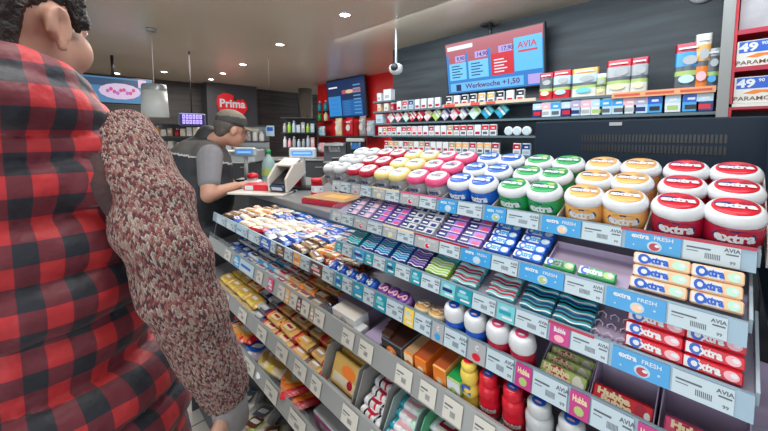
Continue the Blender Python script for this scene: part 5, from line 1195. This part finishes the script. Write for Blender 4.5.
prims = [('e', hp(0,-.008,.03), (.080,.106,.100), HM), ('e', hp(0,.022,-.035), (.068,.084,.080), HM), ('e', hp(0,.055,-.070), (.040,.040,.034), HM),
  ('e', hp(.034,.058,-.030), (.036,.036,.042), HM), ('e', hp(-.034,.058,-.030), (.036,.036,.042), HM), ('e', hp(.032,.079,.008), (.017,.013,.013), HM), ('e', hp(-.032,.079,.008), (.017,.013,.013), HM), ('e', hp(0,.082,.035), (.050,.022,.022), HM),
  ('c', hp(0,.092,.020), hp(0,.116,-.022), .008, .014), ('e', hp(0,.098,-.052), (.022,.012,.012), HM),
  ('c', hp(0,-.02,-.04), (HC_.x+.0,HC_.y-.045,sh+.0), .058, .064),
  ('c', (-.13,-.02,sh-.06), (.10,-.02,sh-.06), .06, .055), ('e', (0,0,1.22), (.17,.115,.25)), ('e', (0,0,.98), (.17,.12,.16)),
  ('c', tuple(apts[1]), tuple(apts[5]), .045, .042), ('c', tuple(apts[5]), tuple(apts[-1]), .042, .028),
  ('c', (-.20,-.02,1.36), (-.26,-.04,1.08), .05, .042), ('c', (-.26,-.04,1.08), (-.23,.10,.86), .040, .027),
  ('c', (.09,0,.92), (.10,.01,.48), .085, .055), ('c', (.10,.01,.48), (.10,-.01,.09), .055, .038), ('c', (.10,-.02,.05), (.11,.13,.035), .04, .03),
  ('c', (-.09,0,.92), (-.10,.01,.48), .085, .055), ('c', (-.10,.01,.48), (-.10,-.01,.09), .055, .038), ('c', (-.10,-.02,.05), (-.11,.13,.035), .04, .03)]
# right ear: rim, lobe and hollow
for k in range(9):
    a0 = math.radians(250 - 34*k); a1 = math.radians(250 - 34*(k+1))
    if k < 8:
        f = lambda a: hp(.081+.003*math.sin(a), -.002 - .0155*math.cos(a), -.010 + .0255*math.sin(a))
        prims.append(('c', f(a0), f(a1), .0062, .0062, 8))
prims += [('e', hp(.073,.001,-.010), (.006,.013,.026), HM), ('e', hp(.079,.004,-.036), (.006,.009,.010), HM), ('c', hp(.081,-.004,-.022), hp(.082,-.007,.008), .004, .004, 8)]
for k in range(1):
    prims += [('e', hp(-.080,-.002,-.010), (.010,.018,.030), HM)]
prims += hand_prims(wrist, hdir, Vector((-.8,.2,.2)), -1, 1.0, .45)
prims += hand_prims((-.23,.10,.86), (0.05,.35,-.9), (1,0,0), 1, 1.0, .5)
blob('body', prims, .0058, skin, wm, smooth=3)
# hair
hr = hairm('dark_brown_hair', (.014,.008,.006))
hprims = [('e', hp(0,-.024,.056), (.092,.114,.098), HM), ('e', hp(0,-.058,.0), (.078,.060,.085), HM), ('c', hp(.05,.03,.075), hp(.070,.048,.010), .024, .012), ('c', hp(-.05,.03,.075), hp(-.070,.048,.010), .024, .012),
   ('c', hp(.068,.042,.04), hp(.071,.038,-.004), .014, .005), ('e', hp(.040,.020,.080), (.054,.076,.046), HM), ('c', hp(.060,-.055,.03), hp(.050,-.062,-.06), .030, .022), ('c', hp(0,-.075,-.03), (HC_.x-.01,HC_.y-.115,sh+.05), .052, .036), ('c', hp(.03,-.06,-.05), (HC_.x+.055,HC_.y-.065,sh+.075), .026, .012), ('e', hp(0,.02,.10), (.066,.075,.036), HM)]
def hairdef(c, n_):
    q = math.atan2(c.x-HC_.x, c.z-HC_.z)
    return c + n_*(.0014*math.sin(70*q + 12*noise.noise(c*7)) + .002*noise.noise(c*22))
blob('hair', hprims, .005, hr, wm, smooth=3, deform=hairdef)
for s_ in (-1,1):
    c = hp(s_*.032,.084,.008); mb = MB(); mb.lathe([(.011*math.sin(PI*k/8)+1e-4, -.011*math.cos(PI*k/8)) for k in range(9)], eyew, Matrix.Translation(c), seg=12); e_ = mb.build('eye', wm)
    c2 = hp(s_*.032,.0935,.008); mb = MB(); mb.lathe([(.0045*math.sin(PI*k/6)+1e-4, -.0045*math.cos(PI*k/6)) for k in range(7)], iris, Matrix.Translation(c2), seg=10); mb.build('iris', e_)
# vest
def quilt(c, n_):
    k = .088; q = abs(math.sin(PI*(c.z - .03*noise.noise(Vector((c.x*3,c.y*3,0))))/k))
    if c.z > sh + .0 : q = .6
    return c + n_*(.026*(q**.5) - .016 + .008*noise.noise(c*11) + .003*noise.noise(c*32))
PC = .062
def vuv(co, ce):
    a = math.atan2(ce.x - 0.0, -(ce.y)) ; b_ = math.atan2(co.x, -co.y)
    if b_ - a > PI: b_ -= 2*PI
    if a - b_ > PI: b_ += 2*PI
    return (b_*.235/PC, co.z/PC + (co.x*0))
vprims = [('e', (0,-.005,1.20), (.222,.165,.28)), ('e', (0,.005,.93), (.262,.205,.24)), ('e', (0,0,.82), (.262,.21,.12)), ('c', (-.16,-.02,sh-.055), (.150,-.02,sh-.060), .092, .084), ('c', (.10,-.02,sh-.035), (.205,-.02,sh-.045), .055, .050), ('e', (.0,-.03,sh-.05), (.20,.13,.11)),
   ('c', (-.20,-.01,1.32), (-.20,-.01,1.24), .062, .05)]
# stand-up collar as a fat ring around the neck
NX, NY = HC_.x, HC_.y-.035
for k in range(16):
    a0, a1 = 2*PI*k/16, 2*PI*(k+1)/16
    for (rx, ry_, zz, r_) in ((.115,.108,sh+.030,.040),(.100,.096,sh+.078,.028)):
        f = lambda a: (NX + rx*math.cos(a), NY + ry_*math.sin(a), zz - .030*math.sin(a)*1.0 + (0 if math.sin(a) < 0 else 0))
        vprims.append(('c', f(a0), f(a1), r_, r_, 8))
blob('puffer_vest', vprims, .0075, plaid, wm, smooth=5, deform=quilt, uv=vuv)
# vest armhole piping and dark rib trim on the near shoulder
# sweater sleeve: knitted tube with folds
def sleeve(pts, rads, m_, name, su=56, parent=wm, cuff=True):
    # resample the centreline
    P_ = []; R_ = []; n = len(pts)
    for k in range(n-1):
        p0 = pts[max(k-1,0)]; p1 = pts[k]; p2 = pts[k+1]; p3 = pts[min(k+2,n-1)]
        for q in range(8):
            t = q/8; P_.append(.5*((2*p1)+(p2-p0)*t+(2*p0-5*p1+4*p2-p3)*t*t+(3*p1-p0-3*p2+p3)*t**3)); R_.append(rads[k]*(1-t)+rads[k+1]*t)
    P_.append(pts[-1]); R_.append(rads[-1]); seg = 56; vs = []; L_ = 0; Ls = []
    u = None
    for i, p in enumerate(P_):
        d = (P_[min(i+1,len(P_)-1)]-P_[max(i-1,0)]).normalized(); u = d.orthogonal().normalized() if u is None else (u-d*u.dot(d)).normalized(); w_ = d.cross(u)
        if i: L_ += (p-P_[i-1]).length
        Ls.append(L_)
        for j in range(seg):
            a = 2*PI*j/seg; dr = u*math.cos(a)+w_*math.sin(a); q = p + dr*R_[i]
            fold = .0045*math.sin(L_*62 + 2.2*math.sin(a+1))*max(0, math.sin(L_*7)) + .007*noise.noise(q*11) + .003*noise.noise(q*30)
            if i > len(P_)-10: fold = .002*math.cos(j*PI/2)
            vs.append(tuple(p + dr*(R_[i]+fold)))
    n = len(P_); fs = [(i*seg+j, i*seg+(j+1)%seg, (i+1)*seg+(j+1)%seg, (i+1)*seg+j) for i in range(n-1) for j in range(seg)]
    # rounded top and turned-in hem
    top = P_[0] - (P_[1]-P_[0]).normalized()*R_[0]*.55; vs.append(tuple(top)); ti = len(vs)-1
    for j in range(seg): fs.append((ti, (j+1)%seg, j))
    base = len(vs)
    for j in range(seg): v = Vector(vs[(n-1)*seg+j]); vs.append(tuple(P_[-1] + (v-P_[-1])*.80 - (P_[-1]-P_[-2]).normalized()*.02))
    for j in range(seg): fs.append(((n-1)*seg+j, (n-1)*seg+(j+1)%seg, base+(j+1)%seg, base+j))
    me = bpy.data.meshes.new(name); me.from_pydata(vs, [], fs); me.materials.append(m_); ul = me.uv_layers.new(name='UVMap')
    for p in me.polygons:
        for li in p.loop_indices:
            vi = me.loops[li].vertex_index
            if vi < n*seg:
                i, j = divmod(vi, seg)
                if j == 0 and any((me.loops[l2].vertex_index % seg) > seg/2 for l2 in p.loop_indices): j = seg
                ul.data[li].uv = (su*j/seg, Ls[i]/.0040)
            else: ul.data[li].uv = (0, 0)
    me.polygons.foreach_set('use_smooth', [True]*len(me.polygons)); me.update()
    bmx = bmesh.new(); bmx.from_mesh(me); bmesh.ops.recalc_face_normals(bmx, faces=bmx.faces); bmx.to_mesh(me); bmx.free()
    o = bpy.data.objects.new(name, me); COL.objects.link(o); o.parent = parent; return o
sleeve(apts, arad, knit, 'sweater_sleeve')
sleeve([Vector(p) for p in ((-.20,-.02,1.37),(-.23,-.03,1.26),(-.26,-.04,1.08),(-.25,.03,.96),(-.23,.09,.87))], [.07,.066,.058,.048,.036], knit, 'sweater_sleeve')
# pale undersleeve cuff at the right wrist
mb = MB(); d = hdir
mb.tube([apts[-1]-d*.03, apts[-1]+d*.01, apts[-1]+d*.065], [.030,.032,.031], mat('grey_undersleeve',(.25,.23,.23),.8,noise_amt=.15,bump=.3), seg=20); mb.build('cuff', wm)
ribm = mat('dark_rib_knit', (.06,.03,.03), .9, noise_amt=.4, nscale=60, bump=.5)
mb = MB(); d0 = (apts[1]-apts[0]).normalized(); u0 = d0.orthogonal().normalized(); w0 = d0.cross(u0); r0_ = arad[0]+.002; cc = Vector((.195,-.02,sh-.085)); d0 = Vector((1,.1,.35)).normalized(); u0 = Vector((0,1,0)); u0 = (u0-d0*u0.dot(d0)).normalized(); w0 = d0.cross(u0); r0_ = .078
R_ = []
for k in range(40):
    a = 2*PI*k/40; dr = u0*math.cos(a)+w0*math.sin(a); c = cc + dr*r0_
    R_.append([tuple(c + dr*(.011*math.cos(t)) + d0*(.016*math.sin(t))) for t in [2*PI*j/8 for j in range(8)]])
R_.append(R_[0]); mb.rings(R_, ribm, cap=False); mb.build('armhole_rib', wm)
# trousers and shoes
jeans = mat('dark_jeans', (.03,.035,.05), .8, noise_amt=.2, nscale=60)
tp = []
for s_ in (-1,1): tp += [('c', (s_*.09,0,.90), (s_*.10,.01,.48), .105, .070), ('c', (s_*.10,.01,.48), (s_*.10,-.01,.10), .070, .058)]
tp += [('e', (0,0,.90), (.185,.14,.12))]
blob('trousers', tp, .012, jeans, wm, smooth=4)
for s_ in (-1,1): blob('shoe', [('c', (s_*.10,-.04,.048), (s_*.112,.14,.036), .048, .036), ('e', (s_*.105,.05,.018), (.05,.13,.018))], .008, mat('shoe_black',(.015,.015,.017),.45), wm, smooth=3)

# ---------------------------------------------------------------- man at the till (dark vest, cap)
MZ = 2.36
fz = cw(205, 135, MZ); MC = Vector((fz.x, fz.y, 0))
mth = math.radians(48); mF = HV*math.cos(mth) + RV*math.sin(mth); mR = RV*math.cos(mth) - HV*math.sin(mth)
mn = empty('person', MC, (0,0,math.atan2(mR.y, mR.x))); tag(mn, 'person in a dark vest and cap leaning over the counter end', 'person')
Minv = Matrix.Rotation(-math.atan2(mR.y, mR.x), 4, 'Z') @ T(*(-MC))
def ml(px, py, dZ=0.0): return Minv @ cw(px, py, MZ+dZ)
hc = ml(231, 130, .0); hip = ml(203, 236, .0); shd = ml(201, 152, 0)
hcx, hcy, hcz = hc.x, hc.y, hc.z
def q_(x, y, z): return Vector((hcx+x, hcy+y, hcz+z))
tiltM = Matrix.Rotation(math.radians(-14), 4, 'X')
def qm(x, y, z): return Vector((hcx, hcy, hcz)) + (tiltM @ Vector((x, y, z)))
elb = ml(209, 195, -.27); hnd = ml(236, 186, -.10)
pr2 = [('e', qm(0,-.008,.02), (.076,.098,.090), tiltM), ('e', qm(0,.020,-.045), (.062,.074,.066), tiltM), ('e', qm(0,.062,-.082), (.032,.028,.026), tiltM), ('c', qm(0,.094,.018), qm(0,.118,-.024), .008, .014), ('e', qm(0,.096,-.055), (.022,.012,.012), tiltM), ('e', qm(0,.080,.030), (.05,.024,.02), tiltM),
   ('e', qm(.080,-.004,-.010), (.010,.020,.032), tiltM), ('e', qm(-.080,-.004,-.010), (.010,.020,.032), tiltM), ('c', qm(0,-.03,-.05), (0, shd.y+.02, shd.z+.04), .058, .066),
   ('c', (-.15, shd.y, shd.z), (.15, shd.y, shd.z), .075, .075), ('c', (0, shd.y, shd.z-.08), (0, hip.y, hip.z+.1), .15, .14), ('e', (0, hip.y, hip.z), (.17,.13,.15)),
   ('c', (.20, shd.y, shd.z-.02), elb, .058, .050), ('c', elb, hnd, .050, .030), ('c', (-.20, shd.y, shd.z-.02), (-.26, shd.y+.12, shd.z-.29), .055, .045), ('c', (-.26, shd.y+.12, shd.z-.29), (-.12, hnd.y-.02, hnd.z+.01), .043, .028)]
for s_ in (-1,1): pr2 += [('c', (s_*.09, hip.y, hip.z), (s_*.11, hip.y+.03, hip.z*.55), .09, .062), ('c', (s_*.11, hip.y+.03, hip.z*.55), (s_*.11, hip.y-.02, .09), .06, .042), ('c', (s_*.11, hip.y-.02, .05), (s_*.12, hip.y+.14, .035), .04, .03)]
pr2 += hand_prims(hnd, (hnd-elb), (0,0,-1), -1, 1.0, .6) + hand_prims((-.12, hnd.y-.02, hnd.z+.01), (.5,.8,0), (0,0,-1), 1, 1.0, .6)
blob('body', pr2, .008, mat('man_skin',(.50,.27,.19),.5,noise_amt=.1,nscale=14), mn, smooth=3)
blob('hair', [('e', qm(0,-.026,.022), (.081,.092,.080), tiltM), ('e', qm(0,-.06,-.02), (.066,.044,.06), tiltM)], .007, hairm('grey_brown_hair',(.08,.065,.055)), mn, smooth=2)
capm = mat('dark_camo_cap', (.045,.045,.045), .7, noise_amt=.6, nscale=24, bump=.3)
blob('cap', [('e', qm(0,-.012,.068), (.088,.106,.074), tiltM), ('e', qm(0,-.008,.050), (.090,.110,.040), tiltM)], .008, capm, mn, smooth=4, mats=[mat('cap_crown_tan',(.17,.15,.12),.75,noise_amt=.4,nscale=24)], pick=lambda c: 1 if (c.z-hcz) > .088 - .12*(c.y-hcy) else 0)
mb = MB(); vs = []; n = 12
for k in range(n+1):
    a = PI*k/n; vs.append(qm(.078*math.cos(a), .066+.125*math.sin(a), .052-.030*abs(math.cos(a))**1.5-.012*math.sin(a)))
for k in range(n+1):
    a = PI*k/n; vs.append(qm(.074*math.cos(a), .058+.122*math.sin(a), .070-.030*abs(math.cos(a))**1.5-.014*math.sin(a)))
m1 = n+1
mb.add(vs, [tuple(range(m1)), tuple(range(2*m1-1, m1-1, -1))] + [(k, k+m1, k+1+m1, k+1) for k in range(n)] + [(n, n+m1, m1, 0)], mat('cap_peak_tan',(.24,.20,.15),.7,noise_amt=.4,nscale=30)); mb.build('cap_peak', mn)
vestd = mat('black_vest', (.018,.022,.028), .6, noise_amt=.2, nscale=20, bump=.2); vestg = mat('grey_vest_yoke', (.085,.085,.082), .7, noise_amt=.15, nscale=40)
pip = mat('reflective_piping', (.45,.47,.48), .4)
vp = [('c', (-.15, shd.y, shd.z-.01), (.15, shd.y, shd.z-.01), .098, .098), ('c', (0, shd.y-.01, shd.z-.10), (0, hip.y, hip.z+.12), .21, .205), ('e', (0, (shd.y+hip.y)/2, (shd.z+hip.z)/2), (.25,.215,.27)), ('e', (0, hip.y, hip.z+.02), (.235,.20,.15)), ('c', (0, shd.y+.02, shd.z+.05), (0, shd.y+.045, shd.z+.105), .082, .082)]
zy = shd.z-.045
blob('vest', vp, .010, vestd, mn, smooth=5, mats=[vestg, pip], pick=lambda c: 2 if abs(c.z-zy-.25*(c.y-shd.y)*-1) < .006 else (1 if c.z > zy+.25*(c.y-shd.y)*-1 and c.z < shd.z+.085 else 0), deform=lambda c, n_: c + n_*(.006*noise.noise(c*9)))
shm_ = mat('grey_shirt', (.20,.20,.22), .8, noise_amt=.1)
for s_, e_ in ((1, elb), (-1, Vector((-.26, shd.y+.12, shd.z-.29)))):
    blob('shirt_sleeve', [('c', (s_*.20, shd.y, shd.z-.02), Vector((s_*.20, shd.y, shd.z-.02)).lerp(e_, .66), .082, .066)], .008, shm_, mn, smooth=3)
tp = [('e', (0, hip.y, hip.z-.02), (.19,.15,.14))]
for s_ in (-1,1): tp += [('c', (s_*.09, hip.y, hip.z-.02), (s_*.11, hip.y+.03, hip.z*.55), .105, .080), ('c', (s_*.11, hip.y+.03, hip.z*.55), (s_*.11, hip.y-.02, .10), .08, .065)]
blob('trousers', tp, .012, mat('black_trousers',(.012,.013,.017),.8,noise_amt=.1), mn, smooth=4)
for s_ in (-1,1): blob('shoe', [('c', (s_*.11, hip.y-.05, .048), (s_*.122, hip.y+.15, .036), .048, .036)], .009, mat('shoe_black',(.015,.015,.017),.45), mn, smooth=3)
